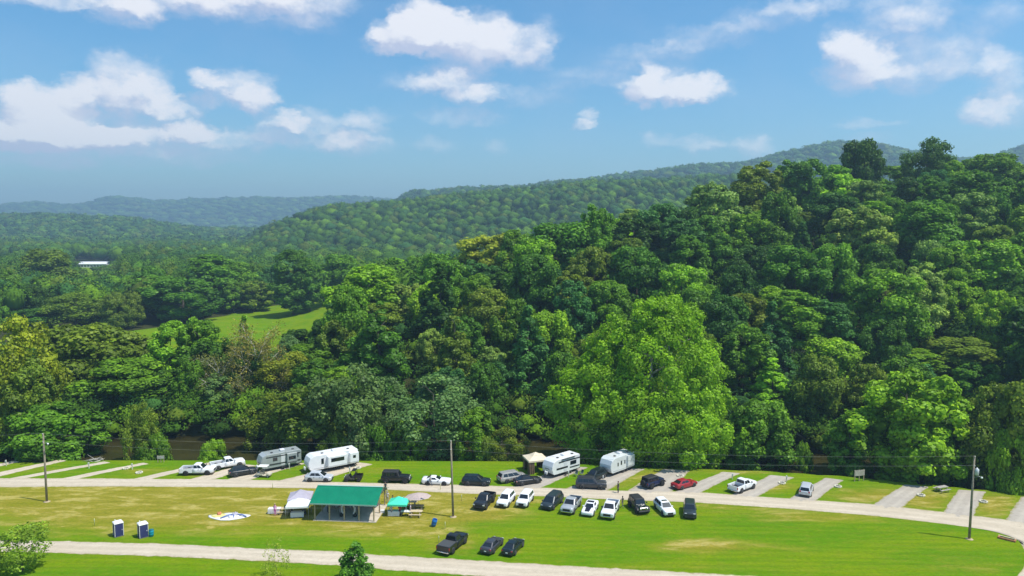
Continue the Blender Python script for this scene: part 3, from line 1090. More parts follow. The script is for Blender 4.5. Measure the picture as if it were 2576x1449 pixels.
# --- the wooded spur and hill
SPUR = [
    (925, 668, 190, 'round1', 'bright', 21, 'bright green tree at the left end of the hill'),
    (1040, 645, 150, 'round3', 'bright', 20, 'bright green tree second from the left end of the hill'),
    (950, 742, 190, 'cone0', 'mid', 24, 'dark drooping hemlock-like tree below the first bright hill tree'),
    (880, 720, 120, 'round2', 'green', 21, 'rounded green tree at the left foot of the hill'),
    (1105, 655, 150, 'cone1', 'dark', 24, 'dark drooping tree left of the golden-topped tree'),
    (1250, 590, 210, 'spread1', 'gold', 20, 'broad golden-topped tree on the left shoulder of the hill'),
    (1140, 760, 130, 'cone0', 'olive', 22, 'narrow olive tree standing below the golden-topped tree'),
    (1330, 765, 140, 'cone1', 'blue', 24, 'tall dark pointed tree left of the big sycamore'),
    (1430, 560, 220, 'spread0', 'mid', 20, 'broad deep green tree right of the golden-topped tree'),
    (1505, 513, 100, 'oval1', 'green', 22, 'tree with the first high peak right of the golden-topped tree'),
    (1548, 552, 110, 'round1', 'lime', 19, 'lime green tree just under the first high peak'),
    (1440, 705, 100, 'oval0', 'blue', 20, 'bluish tree with a tall narrow crown above the tan gazebo'),
    (1665, 512, 120, 'round2', 'blue', 20, 'bluish skyline tree right of the first high peak'),
    (1715, 665, 130, 'spread1', 'bright', 17, 'bright flat-topped tree above the crown of the big sycamore'),
    (1800, 460, 145, 'round3', 'pale', 21, 'pale full-crowned tree standing out on the skyline'),
    (1905, 404, 140, 'oval1', 'olive', 23, 'tall olive tree in front of the far blue ridge'),
    (2010, 398, 140, 'round0', 'mid', 20, 'deep green skyline tree right of the tall olive tree'),
    (2105, 440, 130, 'spread1', 'lime', 18, 'lime green tree high on the hill below the dark skyline clump'),
    (2050, 478, 130, 'spread0', 'lime', 17, 'lime green tree below and left of the highest lime tree'),
    (2175, 352, 115, 'spread0', 'dark', 19, 'dark flat-topped tree on the crest, left of the highest tree'),
    (2335, 346, 130, 'airy0', 'dark', 23, 'highest dark tree on the crest of the hill'),
    (2240, 420, 170, 'spread1', 'green', 18, 'broad green tree between the two dark crest trees'),
    (2500, 386, 150, 'round2', 'green', 20, 'green skyline tree near the right edge of the hill'),
    (2440, 430, 150, 'round1', 'mid', 20, 'deep green tree under the right part of the skyline'),
    (1945, 755, 130, 'cone1', 'blue', 22, 'bluish cone-shaped tree right of the big sycamore'),
    (1880, 540, 140, 'spread1', 'bright', 17, 'bright tree below the pale skyline tree'),
    (2170, 520, 150, 'round3', 'pale', 19, 'pale tree in the middle of the upper hillside'),
    (2330, 500, 180, 'round0', 'green', 20, 'large round green tree in the upper right of the hillside'),
    (2320, 660, 120, 'oval1', 'pale', 20, 'pale tall tree beside the dark gap on the right hillside'),
    (2230, 680, 190, 'spread1', 'green', 20, 'wide green tree left of the dark gap on the hillside'),
    (2420, 850, 180, 'round2', 'olive', 18, 'olive tree low on the hillside at the right'),
    (2310, 880, 150, 'round1', 'bright', 17, 'bright tree low on the hillside above the picnic table'),
    (2100, 850, 150, 'spread0', 'bright', 16, 'bright layered tree low on the hill above the white pickup'),
    (1240, 872, 82, 'round3', 'pale', 11, 'small pale ball-shaped tree above the dark crossover'),
    (1078, 828, 62, 'round1', 'pale', 11, 'small pale rounded tree above the white sports car'),
    (2480, 600, 170, 'round0', 'bright', 19, 'bright tree at the right edge of the hillside, half way up'),
    (1340, 640, 120, 'round2', 'mid', 20, 'deep green tree between the golden-topped and the broad tree'),
    (1600, 620, 150, 'spread0', 'mid', 19, 'broad shaded tree above the top of the big sycamore'),
    (2000, 620, 160, 'round1', 'mid', 20, 'deep green tree in the middle of the hillside'),
]
for (u, v, w, k, c_, h, lab) in SPUR:
    at_px(u, v, w, k, c_, H0=h, label=lab)
NMARK = len(TREES)
MARKS = [((380, 862), 300, 20), ((372, 880), 300, 20), ((112, 866), 280, 20)] + [(proj((t['x'], t['y'], t['z'] + t['H'] * .72)), t['y'], t['R'] / t['y'] * F) for t in TREES]


def free(x, y, gap):
    return all((x - a) ** 2 + (y - b_) ** 2 > (gap * .5 + rr * .42) ** 2 for a, b_, rr in PLACED)


def hides(x, y, z, H, R):
    (u0, v0), (u1, v1) = proj((x, y, z + H)), proj((x, y, z))
    w = R / y * F
    for (mu, mv), my, mw in MARKS:
        if my > y + 2 and abs(mu - u0) < w * .75 and v0 < mv < v1:
            return True
    return False


def pick(r):
    return r.choices(['dark', 'mid', 'green', 'bright', 'blue', 'olive', 'pale', 'lime'], [18, 30, 26, 10, 9, 10, 4, 4])[0]


def pickk(r):
    return r.choices(['round0', 'round1', 'round2', 'round3', 'spread0', 'spread1', 'oval0', 'oval1', 'cone0', 'cone1'], [15, 15, 15, 14, 8, 9, 11, 10, 3, 3])[0]


fr = random.Random(77)
BACKWOOD = []     # hill trees too far behind to tell apart
cand = []
for _ in range(5200):
    u = fr.uniform(850, 2760)
    y = fr.uniform(138, 320)
    x = (u - CX) / F * y
    s = y - float(bank(x))
    dc = float(np.interp(u, HU, HD))
    if s < 25 or y > dc + 42:
        continue
    if u < 900 and y > 205:
        continue
    cand.append((u, x, y, s, dc))
for (u, x, y, s, dc) in cand:
    if len(TREES) > 262:
        break
    R = fr.uniform(4.6, 7.6)
    H = R * fr.uniform(2.4, 3.3)
    if s < 34:
        H *= .78
        R *= .85
    if not free(x, y, R * 1.75):
        continue
    z = float(T(x, y))
    if hides(x, y, z, H, R):
        H *= .72
        if hides(x, y, z, H, R):
            continue
    plant(x, y, H, R, pick(fr), pickk(fr))
# far bank on the left and the wood behind the meadow
for _ in range(900):
    u = fr.uniform(-120, 820)
    y = fr.uniform(154, 182)
    x = (u - CX) / F * y
    if float(y - bank(x)) < 25 or not free(x, y, 7.5):
        continue
    z = float(T(x, y))
    H = fr.uniform(9, 14)
    R = fr.uniform(3.6, 5.2)
    if len(TREES) > 292 or hides(x, y, z, H, R):
        continue
    plant(x, y, H, R, fr.choice(['mid', 'green', 'olive', 'grey', 'dark']), pickk(fr))
# the three trees standing alone in the meadow and the edge of the wood
at_px(738, 628, 110, 'oval0', 'mid', d=322, label='tall deep green tree standing in the meadow')
at_px(775, 655, 80, 'oval1', 'mid', d=326, label='slim deep green tree beside the tall one in the meadow')
at_px(530, 640, 140, 'oval0', 'green', d=345, label='tall green tree at the far edge of the meadow')
at_px(455, 700, 170, 'round1', 'mid', d=308, label='broad deep green tree at the left end of the meadow')
at_px(395, 690, 150, 'round0', 'green', d=322, label='rounded green tree behind the left end of the meadow')
at_px(640, 705, 100, 'round3', 'olive', d=345, label='olive tree at the far edge of the meadow, left of the standing pair')
at_px(110, 625, 150, 'round0', 'olive', d=400, label='large olive tree left of the white barn')
at_px(190, 735, 150, 'airy0', 'olive', d=292, label='bare-stemmed tree with a thin trunk left of the meadow')
at_px(90, 775, 120, 'round2', 'mid', d=285, label='deep green tree at the left end of the far wood')
at_px(300, 745, 130, 'round3', 'olive', d=300, label='olive tree right of the bare-stemmed tree')
at_px(590, 660, 120, 'round1', 'green', d=362, label='green tree right of the tall tree at the meadow edge')
at_px(855, 640, 120, 'round2', 'green', d=345, label='green tree between the meadow and the bright spur')
MARKS += [((215, 690), 690, 30), ((240, 700), 690, 30), ((262, 680), 690, 30), ((650, 815), 300, 30), ((760, 800), 300, 30), ((790, 820), 300, 30)]
for _ in range(2600):
    u = fr.uniform(-140, 860)
    front = float(np.interp(u, [-140, 60, 330, 545, 640, 860], [268, 276, 288, 305, 352, 350]))
    y = fr.uniform(front, front + 62)
    x = (u - CX) / F * y
    R = fr.uniform(4.8, 7.2)
    if not free(x, y, R * 1.8) or inpoly(np.array([x]), np.array([y]), MEADOW)[0]:
        continue
    H = R * fr.uniform(2.5, 3.2)
    z = float(T(x, y))
    if len(TREES) > 350:
        break
    if hides(x, y, z, H, R):
        continue
    plant(x, y, H, R, fr.choices(['mid', 'green', 'olive', 'blue', 'dark', 'pale'], [30, 26, 20, 14, 8, 3])[0], pickk(fr))

# --- labels: colour, habit, and where it stands
LAND = [(20, 'the left picture edge'), (117, 'the left utility pole'), (260, 'the leftmost gravel pads'), (405, 'the small wooden frame'), (497, 'the side-on white pickup'), (572, 'the river-facing white pickup'), (612, 'the black crossover'), (702, 'the grey travel trailer'),
        (780, 'the silver crossover'), (850, 'the long white trailer'), (889, 'the black buggy'), (997, 'the black jeep'), (1090, 'the white sports car'), (1137, 'the middle utility pole'), (1198, 'the dark green crossover'), (1270, 'the beige minivan'),
        (1347, 'the tan gazebo'), (1410, 'the striped trailer'), (1487, 'the dark four-wheel drive'), (1550, 'the pale grey trailer'), (1641, 'the dark blue off-roader'), (1720, 'the red car'), (1800, 'the red car pad'), (1867, 'the lone white pickup'),
        (1950, 'the lone pickup pad'), (2028, 'the silver minivan'), (2100, 'the silver minivan pad'), (2161, 'the notice board'), (2270, 'the first empty pad'), (2369, 'the woodside picnic table'), (2440, 'the right utility pole'), (2530, 'the last gravel pad'), (2620, 'the right picture edge')]


def auto_label(t):
    u, v = proj((t['x'], t['y'], t['z'] + t['H'] * .6))
    lm = min(LAND, key=lambda a: abs(a[0] - u))[1]
    if t['y'] > 240 and u < 880:
        zone = 'in far wood'
    elif t['y'] - float(bank(t['x'])) < 40:
        zone = 'across the river'
    elif v < 480:
        zone = 'near hilltop'
    elif v < 580:
        zone = 'on upper hillside'
    elif v < 690:
        zone = 'on middle hillside'
    else:
        zone = 'on lower hillside'
    return '%s %s tree %s above %s' % (CNAME[t['c']], SNAME[t['k'].rstrip('0123')], zone, lm)


by = {}
for t in TREES:
    if t['label'] is None:
        t['label'] = auto_label(t)
        by.setdefault(t['label'], []).append(t)
ORD = ['topmost', 'second from top', 'third from top', 'fourth from top', 'fifth from top', 'sixth from top']
for lab, ts in by.items():
    if len(ts) == 2:
        ts.sort(key=lambda t: proj((t['x'], t['y'], t['z'] + t['H']))[1])
        ts[0]['label'] = lab + ', higher one'
        ts[1]['label'] = lab + ', lower one'
    elif len(ts) > 2:
        ts.sort(key=lambda t: proj((t['x'], t['y'], t['z'] + t['H']))[1])
        for i, t in enumerate(ts):
            t['label'] = lab + ', ' + ORD[min(i, 5)]
for t in TREES:
    cm, tm, h0, r0 = KINDS[t['k']]
    bush = t['k'].startswith('bush')
    root = empty('riverside_bush' if bush else ('conifer_tree' if t['k'].startswith('cone') else 'broadleaf_tree'), (t['x'], t['y'], t['z'] - .15), trng.uniform(0, 6.28), t['label'], 'bush' if bush else 'tree',
                 'bushes along the river' if bush else ('trees of the far wood' if t['y'] > 240 and t['x'] < -40 else 'trees on the river banks and hill'))
    k = t['H'] / h0
    root.scale = (t['R'] / r0, t['R'] / r0 * trng.uniform(.92, 1.08), k)
    c_ = TC[t['c']]
    g = trng.uniform(.85, 1.18)
    h_ = trng.uniform(-.08, .10)
    cr = bpy.data.objects.new('crown', cm)
    cr.color = (c_[0] * g * (1 + h_), c_[1] * g, c_[2] * g * (1 - h_), 1)
    link(cr, root)
    link(bpy.data.objects.new('trunk', tm), root)

# --- the big sycamore on the near bank
def sycamore():
    x_ = 25.2
    p = Vector((x_, float(bank(x_)) + 8.0, 0))
    z_ = float(T(p.x, p.y))
    H = 41 - (752 - HOR) / F * p.y - z_
    R = 14.4
    root = empty('sycamore_tree', (p.x, p.y, z_ - .1), 0.0, 'huge lime green sycamore with pale limbs behind the pale grey trailer', 'tree')
    cm = crown_mesh('crown', 301, H, R * 1.02, 3.0, 720, 200, .42, 'syc', lobe=.112, hull=.45, clusters=97)
    cr = bpy.data.objects.new('crown', cm)
    cr.color = (.092, .172, .004, 1)
    root.scale = (1.0, .66, 1.0)
    link(cr, root)
    tm, _ = trunk_mesh('trunk', 302, H * .86, .95, 5.0, R, limbs=14, material=PALEBARK, twig=3, reach=.62)
    link(bpy.data.objects.new('trunk', tm), root)


sycamore()


# --- bare and half-dead trees
def bare_tree(u, vtop, vbase, d, R, label, nleaf, col, seed, lean=0.0, leafsize=.27):
    r_ = ray(u, vtop)
    t = d / r_.y
    x, zt = r_.x * t, CAMZ + r_.z * t
    z = float(T(x, d))
    H = zt - z
    root = empty('half_bare_tree', (x, d, z - .2), 0, label, 'tree')
    tm, tips = trunk_mesh('trunk', seed, H * 1.1, .32, H * .15, R, limbs=16, material=PALEBARK, twig=4, lean=lean, reach=1.0)
    link(bpy.data.objects.new('trunk', tm), root)
    r = np.random.default_rng(seed)
    P = []
    for lp in tips:
        for q in lp[1:]:
            for _ in range(nleaf):
                P.append(np.array(q) + r.normal(0, .55, 3))
    P = np.array(P)
    v, q = leaf_cards(r, P, unit(r.normal(0, 1, P.shape)) + np.array([0, 0, .5]), leafsize)
    me = np_mesh('crown', v, [q], [LEAF], {'tint': np.repeat(r.uniform(.2, 1, len(P)), 4)})
    cr = bpy.data.objects.new('crown', me)
    cr.color = (*col, 1)
    link(cr, root)


bare_tree(640, 850, 1100, 161, 10.5, 'half-bare tree with tan leaves and pale branches across the river', 16, (.095, .090, .018), 401)
bare_tree(565, 905, 1100, 158, 7.0, 'leaning half-bare tree with grey branches left of the tan one', 7, (.065, .075, .016), 402, -.10)
bare_tree(2010, 880, 1050, 165, 4.0, 'small leafless tree between the layered bright tree and the bluish cone', 0.5 and 1, (.10, .09, .04), 403, 0.0, .15)


def fallen_tree():
    a, b_ = G(2078, 1138, -1.0), Vector((0, 0, 0))
    p0 = Vector((a.x, a.y + 8, -1.5))
    root = empty('fallen_tree', (p0.x, p0.y, p0.z), 0, 'bare pale tree trunk leaning over the river bank', 'fallen tree')
    mb = MB()
    mb.tube([(0, 0, 0), (-2.2, .3, 1.7), (-4.4, .5, 3.2), (-6.6, .8, 5.0)], [.26, .22, .16, .08], 8)
    mb.build('trunk', PALEBARK, root)
    for pts in ([(-2.0, .3, 1.6), (-4.2, .2, 2.2), (-6.4, 0, 2.6)], [(-4.2, .5, 3.1), (-5.0, .6, 2.2), (-5.3, .7, 1.6)], [(-5.2, .6, 3.9), (-6.6, .5, 3.9)]):
        MB().tube(pts, [.11 - .035 * i for i in range(len(pts))], 6).build('branch', PALEBARK, root)


fallen_tree()


def drift_log(u, v, L, rz, label, r=.16, z=WATER_Z):
    p = G(u, v, z)
    root = empty('drift_log', (p.x, p.y, z + .12), rz, label, 'log')
    MB().tube([(-L / 2, 0, 0), (-L * .1, .08, .03), (L / 2, 0, .05)], [r, r * .9, r * .6], 7).build('stem', PALEBARK, root)
    MB().tube([(L * .1, 0, 0), (L * .2, .3, .45)], [r * .45, r * .15], 5).build('branch', PALEBARK, root)


drift_log(1925, 1157, 5.6, -.03, 'pale drift log lying along the far waterline right of the sycamore')
drift_log(1255, 1114, 4.6, .05, 'pale drift log under the trees right of the middle pole')
for k in range(3):
    pass


def brush_pile(u, v):
    p = G(u, v)
    root = empty('brush_pile', (p.x, p.y, -.1), 0, 'heap of pale dead branches on the bank right of the left pole', 'brush pile')
    r = np.random.default_rng(9)
    for k in range(16):
        a = r.uniform(-.7, .7) + (math.pi if k % 2 else 0)
        L = r.uniform(1.0, 2.6)
        c_ = Vector((r.uniform(-1, 1), r.uniform(-.5, .5), r.uniform(.05, .5)))
        d = Vector((math.cos(a), math.sin(a) * .5, r.uniform(-.1, .6)))
        MB().tube([c_ - d * L * .5, c_ + Vector((0, 0, .08)), c_ + d * L * .5], [.06, .05, .02], 5).build('branch', PALEBARK, root)


brush_pile(238, 1160)

# ------------------------------------------------------------------ far woods: too many to count, one mass
def far_crown(seed, lod):
    r = np.random.default_rng(seed)
    V0, F0 = (ICO2 if lod == 0 else ICO1)
    k1, k2 = r.normal(0, 3.2, (3, 3)), r.normal(0, 6.0, (3, 3))
    d = .92 + .16 * np.sin(V0 @ k1).sum(1) * .6 + .10 * np.sin(V0 @ k2).sum(1) * .6 + r.normal(0, .05, len(V0))
    P = V0 * d[:, None]
    P[:, 2] = P[:, 2] * 1.0
    Fs = F0
    return P, Fs


def scatter(u0, u1, y0, y1, gap, seed, keep=None):
    """jittered grid over a wedge of country"""
    r = np.random.default_rng(seed)
    out = []
    y = y0
    while y < y1:
        xs = np.arange((u0 - CX) / F * y, (u1 - CX) / F * y, gap)
        xs = xs + r.uniform(-.42, .42, len(xs)) * gap
        ys = y + r.uniform(-.42, .42, len(xs)) * gap
        out.append(np.stack([xs, ys], 1))
        y += gap * .86
    P = np.concatenate(out)
    m = ~(inpoly(P[:, 0], P[:, 1], MEADOW) | inpoly(P[:, 0], P[:, 1], BARNLAWN) | inpoly(P[:, 0], P[:, 1], TANFIELD))
    return P[m]


PAL = np.array([TC[k] for k in ('mid', 'green', 'dark', 'blue', 'olive', 'green', 'mid', 'bright')])


def leaf_tris(r, P, N, size):
    n = len(P)
    N = unit(N + r.normal(0, .45, (n, 3)))
    A = unit(np.cross(N, unit(r.normal(0, 1, (n, 3)))))
    B = np.cross(N, A)
    s = size * r.uniform(.6, 1.3, (n, 1))
    return np.stack([P - A * s * .6, P + A * s * .35 + B * s * .5, P + A * s * .35 - B * s * .5], 1).reshape(-1, 3), np.arange(3 * n).reshape(n, 3)


NTRI = [0]


def low_growth(P):
    u = CX + F * P[:, 0] / P[:, 1]
    return np.where((u > 165) & (u < 312) & (P[:, 1] > 375) & (P[:, 1] < 700), .42, 1.0)


def far_wood(name, label, P, Rm, Hm, lod, seed, leafn, gain=1.0, lf=.3, hullk=1.0):
    r = np.random.default_rng(seed)
    protos = [(far_crown(seed * 7 + i, lod)[0] * hullk, far_crown(seed * 7 + i, lod)[1]) for i in range(6)]
    z = T(P[:, 0], P[:, 1])
    VS, TS, QS, CS = [], [], [], []
    nv = 0
    which = r.integers(0, 6, len(P))
    for k in range(6):
        idx = np.where(which == k)[0]
        if not len(idx):
            continue
        pv, pf = protos[k]
        n = len(idx)
        R = Rm * r.uniform(.6, 1.4, n)
        H = Hm * r.uniform(.78, 1.22, n) * low_growth(P[idx])
        rz = r.uniform(0, 6.28, n)
        c_, s_ = np.cos(rz), np.sin(rz)
        ch = H * .37
        X = P[idx, 0][:, None] + R[:, None] * (c_[:, None] * pv[:, 0] - s_[:, None] * pv[:, 1])
        Y = P[idx, 1][:, None] + R[:, None] * (s_[:, None] * pv[:, 0] + c_[:, None] * pv[:, 1])
        Z = (z[idx] + H - ch)[:, None] + ch[:, None] * pv[:, 2]
        V = np.stack([X, Y, Z], -1).reshape(-1, 3)
        Fc = (pf[None] + (np.arange(n) * len(pv))[:, None, None]).reshape(-1, 3) + nv
        col = PAL[r.integers(0, len(PAL), n)] * r.uniform(.8, 1.22, (n, 1)) * gain * 1.45
        C = np.repeat(col, len(pv), 0) * r.uniform(.78, 1.22, (n * len(pv), 1))
        VS.append(V)
        TS.append(Fc)
        CS.append(C)
        nv += len(V)
        if leafn:
            # sprays of leaves that break up each outline
            D = unit(r.normal(0, 1, (n, leafn, 3)))
            D[:, :, 2] = np.abs(D[:, :, 2]) * .9 + .02
            D = unit(D)
            rad = np.stack([R, R, ch], 1)[:, None, :] * r.uniform(.92, 1.16, (n, leafn, 1))
            ctr = np.stack([P[idx, 0], P[idx, 1], z[idx] + H - ch], 1)[:, None, :]
            LP = (ctr + D * rad).reshape(-1, 3)
            v, q = leaf_tris(r, LP, D.reshape(-1, 3) + np.array([0, 0, .2]), Rm * lf)
            VS.append(v)
            TS.append(q + nv)
            cc = np.repeat(col, leafn, 0) * r.uniform(.82, 1.18, (n * leafn, 1))
            CS.append(np.repeat(cc, 3, 0))
            nv += len(v)
    faces = [np.concatenate(TS)] + ([np.concatenate(QS)] if QS else [])
    me = np_mesh(name, np.concatenate(VS), faces, [FARLEAF], {'col': np.concatenate(CS)})
    print(name, len(P), len(me.polygons))
    o = bpy.data.objects.new(name, me)
    link(o)
    return tag(o, label, kind='stuff')


tx = np.array([(t['x'], t['y']) for t in TREES])


def clear_of_things(P, gap):
    d = ((P[:, None, :] - tx[None]) ** 2).sum(-1).min(1)
    return P[d > gap * gap]


P = scatter(-420, 960, 268, 640, 9.5, 3)
uu = CX + F * P[:, 0] / P[:, 1]
P = P[P[:, 1] > np.interp(uu, [-140, 60, 330, 545, 640, 860], [270, 276, 290, 308, 352, 352]) + 8]
P2 = scatter(960, 2750, 240, 430, 10.0, 4)
uu = CX + F * P2[:, 0] / P2[:, 1]
P2 = P2[(P2[:, 1] > np.interp(uu, HU, HD) + 30)]
P2 = P2[np.random.default_rng(2).uniform(size=len(P2)) < .8]
far_wood('valley_wood', 'mixed wood covering the valley floor beyond the meadow', clear_of_things(np.concatenate([P, P2]), 8.0), 5.6, 17, 1, 21, 240, 1.05, .15, .86)
P = scatter(840, 2760, 140, 285, 6.5, 9)
uu = CX + F * P[:, 0] / P[:, 1]
P = P[(P[:, 1] - bank(P[:, 0]) > 29) & (P[:, 1] < np.interp(uu, HU, HD) + 25)]
P = clear_of_things(P, 3.4)
Pb = np.concatenate([scatter(-200, 2760, 108, 175, 4.6, 10 + k) for k in range(2)])
sb = Pb[:, 1] - bank(Pb[:, 0])
Pb = Pb[(sb > 20.5) & (sb < 31)]
far_wood('bank_shrubbery', 'tangled shrubs hanging over the far bank of the river', Pb, 2.7, 5.2, 1, 33, 170, .85, .17, .74)
far_wood('undergrowth', 'shady undergrowth filling the gaps between the hillside trees', P, 3.4, 6.5, 1, 31, 150, .8, .17, .76)
P = scatter(-450, 2000, 560, 1180, 12.5, 5)
far_wood('hill_forest', 'forest on the middle hill behind the wooded spur', P, 7.4, 18, 1, 22, 115, .85, .155)
P = scatter(-700, 900, 1150, 1950, 20, 6)
far_wood('low_hill_forest', 'hazy forest on the low hill behind the barn', P, 12.5, 20, 1, 23, 40, .85)
P = scatter(780, 2750, 1330, 2100, 22, 7)
far_wood('high_ridge_forest', 'blue-green forest on the high ridge behind the hill', P, 13.5, 20, 1, 24, 34, .8)
P = scatter(-700, 1300, 3200, 4300, 42, 8)
far_wood('distant_ridge_forest', 'faint blue forest on the most distant ridges at the left', P, 29, 30, 1, 25, 14, .75)
print('trees', len(TREES))

# ------------------------------------------------------------------ haze
hm = bpy.data.materials.new('haze_air')
hm.use_nodes = True
nt = hm.node_tree
nt.nodes.clear()
o_ = nd(nt, 'ShaderNodeOutputMaterial')
pv = nd(nt, 'ShaderNodeVolumePrincipled')
pv.inputs['Color'].default_value = (0.53, 0.80, 1.0, 1)
pv.inputs['Density'].default_value = 0.00027
pv.inputs['Anisotropy'].default_value = 0.2
nt.links.new(pv.outputs[0], o_.inputs['Volume'])
HZTOP = float(max((o.matrix_basis @ Vector(c_)).z for o in bpy.data.objects if o.type == 'MESH' and o.parent is None for c_ in o.bound_box)) + 6
print('haze top', HZTOP)
mbh = MB().box(-4400, 4400, -150, 5000, -8, HZTOP)
hz = mbh.build('haze', hm)
tag(hz, 'thin blue summer haze filling the valley air', kind='stuff')

# ------------------------------------------------------------------ vehicles
GLASS = mat('tinted_glass', (0.012, 0.016, 0.02), 0.06, spec=0.8)
TYRE = mat('tyre_rubber', (0.018, 0.018, 0.018), 0.85)
RIM = mat('alloy_rim', (0.52, 0.53, 0.55), 0.45, metal=0.15)
DARKRIM = mat('dark_rim', (0.05, 0.05, 0.055), 0.4, metal=0.6)
BLACKP = mat('black_plastic', (0.02, 0.02, 0.021), 0.6)
CHROME = mat('chrome_trim', (0.6, 0.6, 0.62), 0.2, metal=1.0)
LAMP = mat('headlamp_glass', (0.75, 0.77, 0.78), 0.1, spec=0.8)
TAIL = mat('tail_lamp_red', (0.35, 0.015, 0.015), 0.2)
PLATE = mat('number_plate', (0.75, 0.78, 0.75), 0.5)
PAINTS = {
    'white': (0.78, 0.79, 0.80), 'black': (0.010, 0.011, 0.012), 'charcoal': (0.022, 0.025, 0.028), 'grey': (0.055, 0.056, 0.064), 'silver': (0.42, 0.44, 0.46), 'beige': (0.36, 0.345, 0.31),
    'red': (0.30, 0.012, 0.018), 'blue': (0.018, 0.028, 0.085), 'green': (0.012, 0.020, 0.021), 'slate': (0.030, 0.043, 0.050), 'lightsilver': (0.55, 0.58, 0.61), 'darkgreen': (0.014, 0.024, 0.024)}


def paint(c):
    return mat('paint_' + c, PAINTS[c], 0.34, metal=0.0 if c in ('white', 'black', 'red') else 0.25, coat=0.25, var=0.04, vscale=1.5)


WHEEL_CACHE = {}


def wheel(parent, x, y, r, w, rim=RIM):
    key = (r, w, rim.name)
    if key not in WHEEL_CACHE:
        t = MB().lathe([(r * .62, -w / 2), (r * .92, -w / 2), (r, -w * .3), (r, w * .3), (r * .92, w / 2), (r * .62, w / 2)], 18, 'y').mesh('wheel', TYRE)
        m = MB().lathe([(.02, w * .42), (r * .2, w * .46), (r * .3, w * .36), (r * .56, w * .42), (r * .64, w * .53), (r * .66, w * .40), (r * .66, -w * .40), (r * .64, -w * .53), (r * .56, -w * .42), (r * .3, -w * .36), (r * .2, -w * .46), (.02, -w * .42)], 14, 'y')
        for k in range(5):
            a = k * 2 * math.pi / 5
            M = Matrix.Rotation(a, 4, 'Y')
            for sg in (-1, 1):
                m.box(r * .15, r * .6, sg * w * .44 - .012, sg * w * .44 + .012, -.05 * r / .35, .05 * r / .35, M=M)
        WHEEL_CACHE[key] = (t, m.mesh('rim', rim))
    t, m = WHEEL_CACHE[key]
    o = bpy.data.objects.new('wheel', t)
    o.location = (x, y, r)
    link(o, parent)
    q = bpy.data.objects.new('rim', m)
    link(q, o)
    return o


def section(w, zb, zt, x):
    s = w
    h = zt - zb
    return [(x, -s * .86, zb), (x, -s * .97, zb + h * .10), (x, -s, zb + h * .38), (x, -s * .985, zb + h * .70), (x, -s * .93, zt - h * .05), (x, -s * .82, zt), (x, 0, zt + .02 * w),
            (x, s * .82, zt), (x, s * .93, zt - h * .05), (x, s * .985, zb + h * .70), (x, s, zb + h * .38), (x, s * .97, zb + h * .10), (x, s * .86, zb)]


def lerp3(a, b, t):
    return tuple(a[i] + (b[i] - a[i]) * t for i in range(3))


def bil(q, s, t):
    """q = (low start, low end, high end, high start)"""
    return lerp3(lerp3(q[0], q[1], s), lerp3(q[3], q[2], s), t)


def pane(q, s0, s1, t0, t1, off):
    a, b_, c_, d = (Vector(bil(q, s, t)) for s, t in ((s0, t0), (s1, t0), (s1, t1), (s0, t1)))
    return a, b_, c_, d


def glass_part(name, q, s0, s1, t0, t1, outward, parent, m=None, off=.012, th=.02):
    a, b_, c_, d = pane(q, s0, s1, t0, t1, off)
    n = (b_ - a).cross(d - a).normalized()
    if n.dot(Vector(outward)) < 0:
        n = -n
        a, b_, c_, d = d, c_, b_, a
    a, b_, c_, d = (p + n * off for p in (a, b_, c_, d))
    return MB().slab(a, b_, c_, d, th).build(name, m or GLASS, parent)


